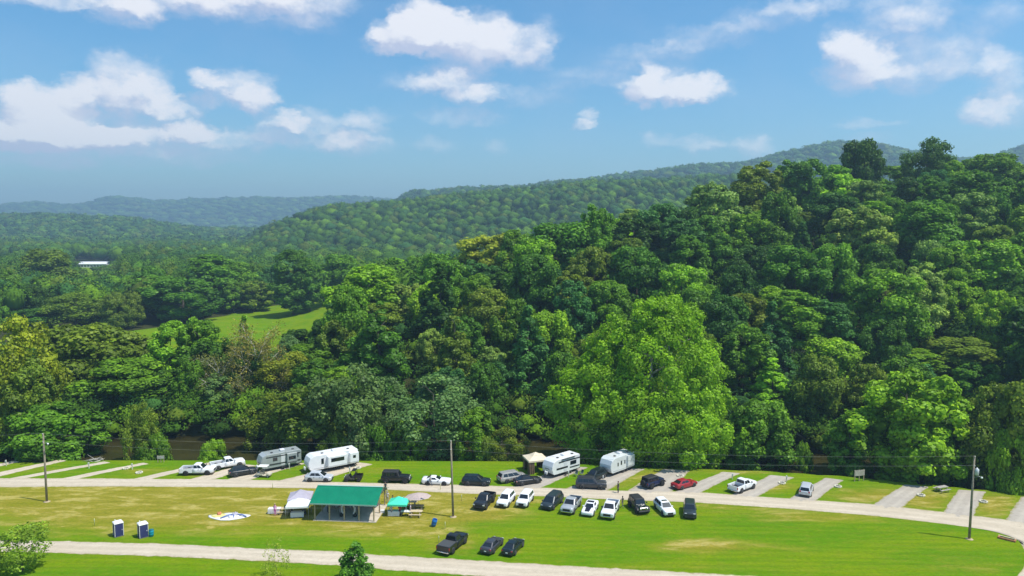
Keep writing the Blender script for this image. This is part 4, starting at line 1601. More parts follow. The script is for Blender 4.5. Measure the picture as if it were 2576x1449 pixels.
CARS = {
    # front -> rear stations: x, underside, top, width factor
    'sedan': dict(L=4.8, W=1.84, H=1.46, r=.335, wb=(1.45, -1.38), st=[(2.40, .42, .62, .72), (2.32, .30, .72, .86), (2.1, .24, .80, .95), (1.5, .21, .88, .99), (.9, .20, .95, 1), (-.4, .20, .97, 1), (-1.5, .21, 1.0, 1), (-2.1, .26, 1.02, .96), (-2.33, .34, .98, .88), (-2.40, .44, .78, .80)],
                  gh=dict(xb=(1.02, -1.98), xr=(.22, -1.15), zb=.92, wb=.80, wr=.60), win=[(.17, .50), (.53, .83)]),
    'coupe': dict(L=4.8, W=1.9, H=1.36, r=.36, wb=(1.45, -1.36), st=[(2.42, .40, .66, .76), (2.34, .27, .78, .88), (2.1, .22, .86, .96), (1.3, .20, .93, 1), (.7, .20, .95, .99), (-.5, .20, .96, 1), (-1.5, .21, 1.02, 1.02), (-2.1, .26, 1.04, .98), (-2.33, .34, 1.02, .90), (-2.40, .46, .82, .82)],
                  gh=dict(xb=(.78, -1.82), xr=(-.05, -1.0), zb=.92, wb=.80, wr=.58), win=[(.20, .60), (.63, .80)]),
    'suv': dict(L=4.75, W=1.88, H=1.72, r=.37, wb=(1.42, -1.38), st=[(2.37, .45, .80, .78), (2.30, .34, .92, .90), (2.05, .28, 1.0, .97), (1.4, .26, 1.06, 1), (.8, .26, 1.08, 1), (-.6, .26, 1.09, 1), (-1.8, .28, 1.10, 1), (-2.2, .32, 1.10, .97), (-2.34, .40, 1.06, .92), (-2.38, .5, .92, .88)],
                gh=dict(xb=(1.12, -2.26), xr=(.38, -1.92), zb=1.05, wb=.83, wr=.64), win=[(.16, .42), (.445, .68), (.705, .90)]),
    'bigsuv': dict(L=5.1, W=1.98, H=1.85, r=.40, wb=(1.5, -1.5), st=[(2.54, .50, .96, .84), (2.48, .38, 1.08, .94), (2.2, .32, 1.15, .99), (1.4, .30, 1.18, 1), (.9, .30, 1.18, 1), (-.6, .30, 1.18, 1), (-2.0, .32, 1.18, 1), (-2.4, .36, 1.18, .98), (-2.52, .44, 1.12, .95), (-2.55, .54, .98, .90)],
                   gh=dict(xb=(1.08, -2.46), xr=(.50, -2.25), zb=1.14, wb=.88, wr=.70), win=[(.13, .38), (.405, .66), (.69, .92)]),
    'crossover': dict(L=4.6, W=1.86, H=1.64, r=.36, wb=(1.38, -1.34), st=[(2.30, .42, .72, .76), (2.22, .30, .84, .90), (1.9, .24, .93, .98), (1.3, .23, 1.0, 1), (.8, .23, 1.03, 1), (-.6, .23, 1.06, 1), (-1.7, .25, 1.10, .99), (-2.1, .30, 1.10, .95), (-2.26, .40, 1.04, .90), (-2.30, .5, .90, .86)],
                      gh=dict(xb=(1.18, -2.15), xr=(.28, -1.40), zb=1.0, wb=.81, wr=.60), win=[(.18, .47), (.50, .80)]),
    'minivan': dict(L=5.1, W=1.98, H=1.76, r=.36, wb=(1.62, -1.42), st=[(2.54, .42, .72, .78), (2.46, .30, .84, .92), (2.2, .24, .95, .98), (1.8, .22, 1.03, 1), (1.3, .22, 1.07, 1), (-.6, .22, 1.08, 1), (-2.0, .24, 1.10, 1), (-2.4, .28, 1.10, .97), (-2.52, .36, 1.06, .94), (-2.55, .46, .95, .90)],
                    gh=dict(xb=(1.72, -2.46), xr=(.75, -2.15), zb=1.03, wb=.88, wr=.68), win=[(.15, .38), (.405, .66), (.69, .90)]),
}


def greenhouse(spec, W, H, pm, root):
    g = spec
    wb, wr = g['wb'] * W / 1.88, g['wr'] * W / 1.88
    (f0, r0), (f1, r1), zb = g['xb'], g['xr'], g['zb']
    zr = H - .07
    low = [(f0, -wb, zb), (f0, wb, zb), (r0, wb, zb), (r0, -wb, zb)]
    hi = [(f1, -wr, zr), (f1, wr, zr), (r1, wr, zr), (r1, -wr, zr)]
    top = [(f1 - .22, -wr + .14, H), (f1 - .22, wr - .14, H), (r1 + .16, wr - .14, H), (r1 + .16, -wr + .14, H)]
    def rnd(q, c):
        out = []
        n = len(q)
        for i in range(n):
            p, a, b_ = Vector(q[i]), Vector(q[i - 1]), Vector(q[(i + 1) % n])
            out += [tuple(p + (a - p).normalized() * c), tuple(p + (b_ - p).normalized() * c)]
        return out
    MB().loft([rnd(low, .10), rnd(hi, .10), rnd(top, .16)], True).build('cabin', pm, root)
    front = (low[0], low[1], hi[1], hi[0])
    rear = (low[3], low[2], hi[2], hi[3])
    glass_part('windscreen', front, .07, .93, .06, .93, (1, 0, .3), root)
    glass_part('rear_window', rear, .09, .91, .16, .90, (-1, 0, .3), root)
    for s, (a, b_) in ((1, (1, 2)), (-1, (0, 3))):
        q = (low[a], low[b_], hi[b_], hi[a])
        for (s0, s1) in g.get('win', spec.get('win')):
            glass_part('side_window', q, s0, s1, .12, .86, (0, s, .2), root)
    return front, rear


def common(root, c, W, rim=RIM):
    """lamps, bumpers, wheels, mirrors shared by the road vehicles"""
    st = c['st']
    nose, tail = st[0], st[-1]
    L2, hw = c['L'] / 2, W / 2
    zf, zr = nose[2], tail[2]
    xf, xr = st[1][0], st[-2][0]
    for s in (-1, 1):
        y = s * hw * .66
        MB().box(xf - .18, xf + .045, y - hw * .17, y + hw * .17, zf - .04, zf + .11, .02).build('headlight', LAMP, root)
        MB().box(xr - .045, xr + .14, s * hw * .72 - hw * .15, s * hw * .72 + hw * .15, zr - .06, zr + .14, .02).build('tail_light', TAIL, root)
        xm = c['gh']['xb'][0] - .25
        MB().box(xm - .07, xm + .09, s * (hw * .98) - .10, s * (hw * .98) + .10, c['gh']['zb'] + .02, c['gh']['zb'] + .17, .02).build('wing_mirror', c.get('mirror', BLACKP), root)
    MB().box(L2 - .10, L2 + .012, -hw * .46, hw * .46, nose[1] + .02, zf - .04, .02).build('grille', BLACKP, root)
    MB().box(L2 - .20, L2 + .02, -hw * .80, hw * .80, nose[1] - .14, nose[1] + .02, .03).build('front_bumper', BLACKP, root)
    MB().box(-L2 - .02, -L2 + .22, -hw * .84, hw * .84, tail[1] - .12, tail[1] + .06, .03).build('rear_bumper', BLACKP, root)
    MB().box(-L2 - .032, -L2 + .02, -.16, .16, tail[1] + .12, tail[1] + .24).build('number_plate', PLATE, root)
    for xw in c['wb']:
        for s in (-1, 1):
            arch = MB()
            y0 = s * hw
            arch.lathe([(c['r'] * 1.2, y0 - s * .20), (c['r'] * 1.2, y0 + s * .006)], 16, 'y', M=Matrix.Translation((xw, 0, c['r'] + .03)))
            arch.build('wheel_arch', BLACKP, root)
            wheel(root, xw, s * (hw - .08), c['r'], .215, rim)
    for k, xh in enumerate((.35, -.65)):
        for s in (-1, 1):
            MB().box(xh - .10, xh + .10, s * hw - .02, s * hw + .022, c['gh']['zb'] - .16, c['gh']['zb'] - .12).build('door_handle', BLACKP, root)


def place(u, v, deg):
    p = G(u, v)
    return (p.x, p.y, 0.0), math.radians(deg)


def car(kind_, colour, u, v, deg, name, label, cat, scale=1.0, rim=RIM, group='cars parked at the campground', roof_rack=False, stripe=False, sunroof=False):
    c = dict(CARS[kind_])
    c['gh'] = dict(c['gh'])
    c['gh']['win'] = c['win']
    pm = paint(colour)
    loc, rz = place(u, v, deg)
    root = empty(name, loc, rz, label, cat, group)
    hw = c['W'] / 2
    MB().loft([section(hw * w, zb, zt, x) for x, zb, zt, w in c['st']], True, True).build('body', pm, root)
    c['mirror'] = pm
    greenhouse(c['gh'], c['W'], c['H'], pm, root)
    common(root, c, c['W'], rim)
    if roof_rack:
        for s in (-1, 1):
            y = s * (c['gh']['wr'] * c['W'] / 1.88 - .08)
            MB().tube([(c['gh']['xr'][0] - .3, y, c['H'] + .05), (c['gh']['xr'][1] + .2, y, c['H'] + .05)], .025, 6).box(c['gh']['xr'][0] - .45, c['gh']['xr'][0] - .35, y - .02, y + .02, c['H'] - .06, c['H'] + .05).box(c['gh']['xr'][1] + .2, c['gh']['xr'][1] + .3, y - .02, y + .02, c['H'] - .06, c['H'] + .05).build('roof_rail', BLACKP, root)
    if stripe:
        m = mat('black_stripe', (.012, .012, .03), .4)
        z1, z2 = c['st'][2][2], c['st'][4][2]
        MB().slab((2.2, -.34, .91), (2.2, .34, .91), (.74, .42, 1.02), (.74, -.42, 1.02), .06).build('bonnet_stripe', m, root)
        MB().box(-1.0, -.28, -.5, .5, c['H'] - .02, c['H'] + .012).build('roof_panel', m, root)
    if sunroof:
        MB().box(-.35, .12, -.42, .42, c['H'] - .02, c['H'] + .012).build('sunroof', GLASS, root)
    root.scale = (scale * .95,) * 3
    return root


def pickup(colour, u, v, deg, label, L=5.85, W=2.02, H=1.93, rim=RIM, cover=None, name='pickup_truck', bumper=CHROME):
    pm = paint(colour)
    loc, rz = place(u, v, deg)
    root = empty(name, loc, rz, label, 'pickup', 'pickups parked at the campground')
    hw, L2 = W / 2, L / 2
    xc = -.62           # back of the cab
    st = [(L2, .55, 1.02, .86), (L2 - .06, .44, 1.16, .95), (L2 - .35, .40, 1.22, 1), (1.5, .40, 1.25, 1), (.9, .40, 1.25, 1), (0, .40, 1.25, 1), (xc, .40, 1.25, 1)]
    MB().loft([section(hw * w, zb, zt, x) for x, zb, zt, w in st], True, True).build('body', pm, root)
    g = dict(xb=(1.32, xc + .02), xr=(.62, xc + .14), zb=1.21, wb=.84, wr=.68, win=[(.16, .52), (.56, .93)])
    greenhouse(g, W, H, pm, root)
    bed = MB()
    xb0, xb1 = -L2 + .05, xc - .03
    for s in (-1, 1):
        bed.box(xb0, xb1, min(s * hw, s * (hw - .12)), max(s * hw, s * (hw - .12)), .50, 1.30, .03)
    bed.box(xb1 - .06, xb1, -hw + .13, hw - .13, .52, 1.29)
    bed.box(xb0 + .08, xb1 - .07, -hw + .125, hw - .125, .52, .80)
    bed.build('bed', pm, root)
    MB().box(xb0 - .02, xb0 + .07, -hw + .13, hw - .13, .56, 1.30, .02).build('tailgate', pm, root)
    if cover:
        MB().box(xb0 + .08, xb1 - .06, -hw + .06, hw - .06, 1.305, 1.335, .01).build('bed_cover', mat(cover, (.055, .058, .06), .7), root)
    else:
        MB().box(xb0 + .09, xb1 - .08, -hw + .13, hw - .13, .802, .83).build('bed_liner', BLACKP, root)
    c = dict(L=L, st=st[:2] + [(-L2 + .04, .52, 1.2, 1), (-L2, .62, 1.0, .9)], gh=g, wb=(L2 - 1.0, -L2 + 1.18), r=.42, mirror=BLACKP)
    MB().box(L2 - .10, L2 + .015, -hw * .56, hw * .56, .66, 1.02, .02).build('grille', BLACKP, root)
    MB().box(L2 - .16, L2 + .05, -hw * .88, hw * .88, .44, .64, .03).build('front_bumper', bumper, root)
    MB().box(-L2 - .10, -L2 + .06, -hw * .88, hw * .88, .46, .62, .03).build('rear_bumper', bumper, root)
    MB().box(-L2 - .112, -L2 - .09, -.16, .16, .50, .60).build('number_plate', PLATE, root)
    for s in (-1, 1):
        MB().box(L2 - .22, L2 + .008, s * hw * .76 - .17, s * hw * .76 + .17, .84, 1.04, .02).build('headlight', LAMP, root)
        MB().box(-L2 + .03, -L2 + .12, s * (hw - .06) - .062, s * (hw - .06) + .062, .84, 1.20).build('tail_light', TAIL, root)
        MB().box(1.06, 1.2, s * (hw + .06) - .12, s * (hw + .06) + .12, 1.27, 1.48, .02).build('wing_mirror', BLACKP, root)
        for xh in (.42, -.46):
            MB().box(xh - .10, xh + .10, s * hw - .02, s * hw + .022, 1.06, 1.10).build('door_handle', BLACKP, root)
        for xw in c['wb']:
            MB().lathe([(c['r'] * 1.2, s * hw - s * .20), (c['r'] * 1.2, s * hw + s * .006)], 16, 'y', M=Matrix.Translation((xw, 0, c['r'] + .04))).build('wheel_arch', BLACKP, root)
            wheel(root, xw, s * (hw - .095), c['r'], .25, rim)
        MB().box(-.55, 1.2, s * (hw - .10) - .07, s * (hw - .10) + .07, .34, .40).build('side_step', BLACKP, root)
    root.scale = (.94,) * 3
    return root


def jeep(colour, u, v, deg, label, long_=False, top=BLACKP, name='off_roader', face=LAMP):
    pm = paint(colour)
    loc, rz = place(u, v, deg)
    root = empty(name, loc, rz, label, 'jeep', 'off-roaders parked at the campground')
    L, W, H = (4.9, 1.88, 1.88) if long_ else (4.3, 1.88, 1.85)
    L2, hw = L / 2, W / 2
    tub = MB()
    rear = -L2 + .15
    tub.loft([section(hw * w, zb, zt, x) for x, zb, zt, w in [(L2 - .25, .5, 1.08, .74), (L2 - .75, .46, 1.16, .78), (.75, .46, 1.18, .84), (.55, .42, 1.16, .92), (-.4, .42, 1.16, .92), (rear + .1, .44, 1.16, .92), (rear, .5, 1.1, .90)]], True, False)
    tub.build('body', pm, root)
    g = dict(xb=(.72, rear + .10), xr=(.42, rear + .16), zb=1.14, wb=.82, wr=.72, win=[(.12, .40), (.44, .70), (.74, .94)])
    greenhouse(g, W, H, top, root)
    MB().box(L2 - .27, L2 - .22, -.62, .62, .62, 1.06, .02).build('grille', face, root)
    for k in range(7):
        MB().box(L2 - .225, L2 - .212, -.33 + k * .11 - .028, -.33 + k * .11 + .028, .68, 1.0).build('grille_slot', BLACKP, root)
    MB().box(L2 - .20, L2 + .02, -hw * .92, hw * .92, .50, .66, .03).build('front_bumper', BLACKP, root)
    MB().box(-L2, -L2 + .16, -hw * .9, hw * .9, .48, .62, .03).build('rear_bumper', BLACKP, root)
    for s in (-1, 1):
        MB().lathe([(.02, L2 - .20), (.10, L2 - .20), (.12, L2 - .24)], 14, 'x', M=Matrix.Translation((0, s * .48, .92))).build('headlight', LAMP, root)
        MB().box(rear - .03, rear + .04, s * .72 - .07, s * .72 + .07, .86, 1.06).build('tail_light', TAIL, root)
        MB().box(.55, .68, s * (hw + .05) - .10, s * (hw + .05) + .10, 1.2, 1.38, .02).build('wing_mirror', BLACKP, root)
        for xw in (L2 - .85, -L2 + .95):
            MB().loft([[(xw + dx, s * hw * .74, z), (xw + dx, s * (hw + .06), z), (xw + dx, s * (hw + .06), z - .05), (xw + dx, s * hw * .74, z - .05)] for dx, z in ((-.55, .68), (-.42, .90), (-.2, .98), (.2, .98), (.42, .92), (.58, .74))], True).build('fender', BLACKP, root)
            wheel(root, xw, s * (hw - .06), .42, .27, DARKRIM)
    if not long_:
        sp = MB().lathe([(.1, -.12), (.36, -.13), (.41, -.06), (.41, .06), (.36, .13), (.1, .12)], 16, 'x').build('spare_wheel', TYRE, root)
        sp.location = (-L2 + .02, .1, 1.0)
    return root


def buggy(u, v, deg):
    loc, rz = place(u, v, deg)
    root = empty('utility_buggy', loc, rz, 'black open side-by-side buggy with roll cage beside the camp road', 'buggy')
    bk = mat('buggy_black', (.012, .012, .012), .45)
    ol = mat('buggy_panel', (.05, .05, .04), .5)
    MB().loft([section(.62, .42, .72, 1.35), section(.70, .38, .92, 1.0), section(.70, .36, .98, .5), section(.70, .36, .62, .35), section(.72, .36, .60, -.4)], True).build('body', ol, root)
    bed = MB().box(-1.5, -.45, -.72, .72, .62, .70)
    bed.box(-1.5, -.45, -.72, -.66, .70, 1.02).box(-1.5, -.45, .66, .72, .70, 1.02).box(-1.5, -1.44, -.65, .65, .70, 1.02).box(-.51, -.45, -.65, .65, .70, 1.02)
    bed.build('cargo_bed', bk, root)
    MB().box(-.42, .12, -.62, .62, .60, .82, .04).build('seat', bk, root)
    MB().box(-.44, -.28, -.62, .62, .83, 1.35, .04).build('seat_back', bk, root)
    for s in (-1, 1):
        MB().tube([(.62, s * .66, .95), (.12, s * .62, 1.78), (-.50, s * .62, 1.80), (-.52, s * .66, .72)], .035, 7).build('roll_bar', bk, root)
        MB().box(1.30, 1.38, s * .42 - .1, s * .42 + .1, .70, .80).build('headlight', LAMP, root)
        for xw in (1.0, -1.0):
            wheel(root, xw, s * .66, .34, .26, DARKRIM)
    MB().box(-.55, .15, -.66, .66, 1.80, 1.85, .02).build('roof', bk, root)
    MB().slab((.60, -.6, .98), (.60, .6, .98), (.14, .58, 1.74), (.14, -.58, 1.74), .02).build('windscreen', GLASS, root)


def golf_cart(u, v, deg):
    loc, rz = place(u, v, deg)
    root = empty('golf_cart', loc, rz, 'beige golf cart with a white flat roof in front of the grey trailer', 'golf cart')
    be = mat('cart_beige', (.52, .47, .36), .5)
    wh = mat('cart_roof', (.74, .73, .68), .5)
    MB().loft([section(.50, .32, .52, 1.15), section(.58, .28, .74, .95), section(.58, .26, .80, .62), section(.58, .26, .40, .5), section(.58, .26, .40, -.05), section(.58, .28, .70, -.12), section(.58, .30, .72, -1.05), section(.5, .36, .62, -1.15)], True).build('body', be, root)
    MB().box(-.55, -.02, -.55, .55, .73, .87, .04).build('seat', mat('cart_seat', (.30, .26, .20), .7), root)
    MB().box(-.60, -.48, -.55, .55, .89, 1.25, .04).build('seat_back', MATS['cart_seat'], root)
    MB().box(-.95, .68, -.60, .60, 1.78, 1.86, .03).build('roof', wh, root)
    for s in (-1, 1):
        MB().tube([(.66, s * .52, .76), (.52, s * .54, 1.80)], .02, 6).build('roof_post', BLACKP, root)
        MB().tube([(-.9, s * .54, .70), (-.85, s * .54, 1.80)], .02, 6).build('roof_post', BLACKP, root)
        MB().box(1.10, 1.165, s * .34 - .08, s * .34 + .08, .56, .66).build('headlight', LAMP, root)
        for xw in (.80, -.80):
            wheel(root, xw, s * .50, .23, .18, RIM)
    MB().tube([(.55, .22, .78), (.32, .22, 1.0)], .02, 6).lathe([(.15, -.015), (.17, 0), (.15, .015)], 12, 'x', M=Matrix.Translation((.31, .22, 1.0))).build('steering_wheel', BLACKP, root)


def trailer(u, v, deg, L, H, label, colour, stripe, cap=None, slides=(), bands=(), windows=(), door=None, rear=True, awning=False):
    """travel trailer, hitch towards +x; v is the ground under its middle"""
    W = 2.45
    hw, L2 = W / 2, L / 2
    loc, rz = place(u, v, deg)
    root = empty('travel_trailer', loc, rz, label, 'trailer', 'travel trailers on the pads')
    pm = mat('trailer_' + colour[0], colour[1], .35, coat=.2, var=.05, vscale=1.0)
    prof = [(-L2, .75), (-L2 - .0, H - .18), (-L2 + .2, H), (L2 - 1.0, H), (L2 - .35, H - .35), (L2 - .05, H - 1.1), (L2, 1.45), (L2 - .18, .85), (L2 - .45, .62), (-L2 + .3, .60)]
    ring = lambda y, i: [(x * (1 - i / L2), y, .6 + (z - .6) * (1 - i / H)) for x, z in prof]
    MB().loft([ring(-hw, .06), ring(-hw + .06, 0), ring(hw - .06, 0), ring(hw, .06)], True).build('body', pm, root)
    st = mat('trailer_' + stripe[0], stripe[1], .4)
    if cap:
        cm = mat('trailer_' + cap[0], cap[1], .3, coat=.3)
        pts = [(L2 - .95, H + .012), (L2 - .34, H - .33), (L2 - .02, H - 1.09), (L2 + .022, 1.45), (L2 - .16, .86)]
        rings = [[(x, -hw + .05, z), (x, hw - .05, z)] for x, z in pts]
        m = MB()
        for a, b_ in zip(rings[:-1], rings[1:]):
            m.slab(a[0], a[1], b_[1], b_[0], -.02)
        m.build('front_cap', cm, root)
    MB().box(L2 - .10, L2 + .035, -.55, .55, 1.46, 1.58).build('front_badge', st, root) if rear else None
    for s in (-1, 1):
        for (x0, x1, z0, z1) in bands:
            MB().slab((x0 * L2, s * (hw + .012), z0), (x1 * L2, s * (hw + .012), z0 + .05), (x1 * L2, s * (hw + .012), z1 + .05), (x0 * L2, s * (hw + .012), z1), .02 * s).build('side_stripe', st, root)
        for (x0, x1, z0, z1) in windows:
            MB().box(x0 * L2, x1 * L2, s * hw - .03, s * hw + .035, z0, z1, .01).build('window', GLASS, root)
    if door:
        MB().box(door * L2 - .35, door * L2 + .35, hw - .02, hw + .028, .78, 2.65, .01).build('door', mat('trailer_door', (.62, .63, .64), .4), root)
        MB().box(door * L2 - .30, door * L2 + .30, hw + .06, hw + .45, .42, .47).build('door_step', BLACKP, root)
    for (x0, x1, dep, z0, z1, wins) in slides:
        so = MB().box(x0 * L2, x1 * L2, hw - .02, hw + dep, z0, z1, .03).build('slide_out', pm, root)
        for (a, b_, c_, d) in wins:
            MB().box(x0 * L2 + (x1 - x0) * L2 * a, x0 * L2 + (x1 - x0) * L2 * b_, hw + dep - .02, hw + dep + .02, c_, d, .008).build('window', GLASS, so)
        MB().box(x0 * L2 + .05, x1 * L2 - .05, hw + dep - .01, hw + dep + .015, z0 + .12, z0 + .24).build('stripe', st, so)
    MB().box(-.9, -.1, -.38, .38, H, H + .28, .05).build('roof_air_unit', mat('trailer_roof_unit', (.68, .69, .70), .5), root)
    for xx in (L2 * .4, -L2 * .65):
        MB().box(xx - .2, xx + .2, -.2 + .4, .2 + .4, H, H + .10, .03).build('roof_vent', BLACKP, root)
    MB().box(-L2 + .15, L2 - 1.0, -hw + .12, hw - .12, .42, .62).build('chassis', BLACKP, root)
    ton = MB().tube([(L2 - .6, .75, .52), (L2 + .95, 0, .50)], .05, 6).tube([(L2 - .6, -.75, .52), (L2 + .95, 0, .50)], .05, 6)
    ton.tube([(L2 + .7, 0, .9), (L2 + .7, 0, .06)], .045, 6)
    ton.build('tow_hitch', BLACKP, root)
    for s in (-1, 1):
        MB().lathe([(.02, .62), (.15, .64), (.16, .72), (.16, 1.05), (.10, 1.15), (.04, 1.18)], 12, M=Matrix.Translation((L2 + .28, s * .17, 0))).build('gas_bottle', mat('gas_white', (.7, .7, .68), .5), root)
        for xw in (-.25, -1.1):
            wheel(root, xw, s * (hw - .16), .35, .22, RIM)
        for xw in (L2 - .9, -L2 + .6):
            MB().tube([(xw, s * (hw - .3), .5), (xw, s * (hw - .3), .03)], .035, 6).build('stabiliser_leg', BLACKP, root)
    if rear:
        MB().box(-L2 - .02, -L2 + .03, -.5, .5, 1.6, 2.2, .01).build('rear_window', GLASS, root)
        for s in (-1, 1):
            MB().box(-L2 - .03, -L2 + .03, s * .95 - .07, s * .95 + .07, .95, 1.15).build('tail_light', TAIL, root)
    root.scale = (.97,) * 3
    MB().box(-L2 - .18, -L2 + .02, -hw * .9, hw * .9, .46, .56, .02).build('rear_bumper', BLACKP, root)
    if awning:
        MB().tube([(-L2 * .6, hw + .10, H - .16), (L2 * .35, hw + .10, H - .16)], .075, 8).build('awning_roll', BLACKP, root)
    return root


# --- vehicles along the camp road, left to right
pickup('white', 498, 1192, 4, 'white pickup parked side-on beside the camp road, nearer of the two', rim=DARKRIM)
pickup('white', 572, 1176, 33, 'white pickup facing the river right behind the side-on one', rim=RIM)
car('crossover', 'charcoal', 611, 1194, 33, 'crossover_car', 'black crossover parked right of the two white pickups', 'car')
golf_cart(665, 1199, -5)
trailer(703, 1176, 216, 7.1, 3.0, 'grey travel trailer with a silver front cap behind the golf cart', ('graphite', (.30, .33, .32)), ('charcoal', (.04, .045, .045)), cap=('silver_cap', (.40, .43, .43)),
        bands=[(-.95, .75, 2.35, 2.55), (-.95, .6, 1.0, 1.25)], windows=[(.20, .42, 1.7, 2.3), (-.85, -.35, 1.7, 2.35)], door=-.08, slides=[(-.75, -.25, .45, .95, 2.7, [(.15, .85, 1.6, 2.2)])])
trailer(834, 1178, 214, 8.9, 3.12, 'long white travel trailer with two slide-outs behind the silver crossover', ('white', (.78, .79, .80)), ('pale_grey', (.45, .46, .48)), cap=('white_cap', (.80, .80, .82)),
        windows=[(.40, .50, 1.5, 2.45)], slides=[(-.48, .28, .75, .85, 2.75, [(.15, .85, 1.75, 2.4)]), (-.98, -.62, .65, .9, 2.7, [(.35, .68, 1.75, 2.25)])], bands=[(-.9, .8, .78, .86)])
car('crossover', 'lightsilver', 803, 1209, -2, 'crossover_car', 'silver crossover parked side-on below the long white trailer', 'car')
buggy(889, 1209, 180)
jeep('black', 997, 1212, -3, 'black jeep with a black hard top beside the camp road', long_=True)
car('coupe', 'white', 1098, 1217, -5, 'sports_car', 'white sports coupe parked side-on left of the middle utility pole', 'car')
car('suv', 'green', 1198, 1219, -6, 'crossover_car', 'very dark green crossover parked right of the middle utility pole', 'car')
car('minivan', 'beige', 1288, 1209, 27, 'minivan', 'beige-silver minivan angled on the grass behind the black sedan', 'van')
car('sedan', 'black', 1327, 1216, 24, 'sedan_car', 'black sedan angled beside the beige minivan', 'car')
trailer(1412, 1190, 221, 6.7, 3.05, 'white travel trailer with black stripes beside the tan gazebo', ('cream', (.74, .74, .74)), ('black', (.02, .02, .022)), cap=('cream_cap', (.76, .76, .76)),
        bands=[(-.98, .55, 2.35, 2.55), (-.1, .7, 1.25, 1.55), (-.95, -.25, 1.0, 1.2)], windows=[(-.72, -.28, 1.55, 2.2)], door=.08, awning=True)
trailer(1553, 1186, 224, 6.7, 3.1, 'pale grey travel trailer with three small windows under the sycamore', ('pale', (.62, .65, .64)), ('faded', (.40, .43, .42)), cap=('pale_cap', (.66, .69, .68)),
        windows=[(.38, .46, 1.55, 2.15), (.10, .20, 1.6, 2.3), (-.18, -.10, 1.6, 2.25)], slides=[(-.85, -.30, .30, .95, 2.85, [])], bands=[(-.9, .8, .80, .86)])
car('suv', 'darkgreen', 1497, 1205, 225, 'crossover_car', 'black crossover in front of the pale grey trailer hitch', 'car')
car('bigsuv', 'grey', 1487, 1227, -7, 'four_wheel_drive', 'dark grey four-wheel drive parked side-on below the pale grey trailer', 'car', roof_rack=True)
jeep('blue', 1642, 1223, 38, 'dark blue off-roader with a black top left of the red car', top=BLACKP)
car('sedan', 'red', 1721, 1225, 33, 'sedan_car', 'dark red sedan beside the camp road', 'car')
pickup('white', 1867, 1232, 38, 'lone white pickup on the right between the red car and the silver minivan', L=5.5)
car('minivan', 'lightsilver', 2028, 1240, 62, 'minivan', 'silver minivan seen from behind on the right-hand pad', 'van', scale=.95)
# --- row on the grass facing the camera, left to right
ROW = 'vehicles parked in a row on the grass'
pickup('charcoal', 1219, 1270, 252, 'dark grey pickup at the left end of the row facing the camera', rim=DARKRIM, L=5.4, bumper=BLACKP)
car('suv', 'white', 1273, 1266, 252, 'sport_utility_car', 'white wagon-like car second from left in the row', 'car', group=ROW)
car('bigsuv', 'white', 1321, 1266, 253, 'sport_utility_car', 'boxy white off-road car third from left in the row', 'car', group=ROW, scale=.92)
car('minivan', 'slate', 1389, 1271, 244, 'minivan', 'dark blue-grey minivan fourth from left in the row', 'van', group=ROW, scale=1.02)
pickup('silver', 1437, 1281, 249, 'silver pickup between the dark minivan and the striped white car', L=5.4)
car('coupe', 'white', 1484, 1287, 252, 'sports_car', 'white sports car with a black bonnet stripe in the row', 'car', group=ROW, stripe=True)
pickup('white', 1535, 1292, 252, 'white pickup facing the camera right of the striped sports car', L=5.7)
jeep('darkgreen', 1606, 1283, 284, 'black off-roader with a pale grille in the row facing the camera', top=BLACKP, face=CHROME)
car('suv', 'white', 1671, 1287, 281, 'sport_utility_car', 'white car with a sunroof, second from the right end of the row', 'car', group=ROW, sunroof=True)
car('bigsuv', 'slate', 1735, 1293, 257, 'sport_utility_car', 'dark grey four-wheel drive at the right end of the row', 'car', group=ROW, scale=.95)
# --- three cars nearest the camera
pickup('black', 1139, 1378, 66, 'black pickup with a covered bed near the front gravel road', cover='bed_cover_grey', rim=DARKRIM, bumper=CHROME, L=5.6)
car('sedan', 'grey', 1238, 1380, 68, 'sedan_car', 'dark grey sedan seen from behind, left of the black one', 'car', group='sedans near the front road', scale=.97)
car('sedan', 'green', 1291, 1384, 68, 'sedan_car', 'black sedan seen from behind, right of the dark grey one', 'car', group='sedans near the front road', scale=.97)

# ------------------------------------------------------------------ pavilion, tents, tables
WOOD = mat('weathered_timber', (.42, .33, .20), .8, var=.25, vscale=4, bump=.3, bscale=20)
PINE = mat('pale_timber', (.58, .47, .30), .75, var=.2, vscale=4, bump=.3, bscale=20)
CONC = mat('concrete', (.52, .45, .35), .9, var=.12, vscale=1.2, bump=.2, bscale=12)
GREENROOF = mat('green_metal_roof', (.001, .185, .098), .5, metal=.0, spec=.3, var=.08, vscale=.8)
WHITEP = mat('white_plastic', (.76, .76, .76), .45)
GREYM = mat('grey_metal', (.38, .39, .40), .5, metal=.4)


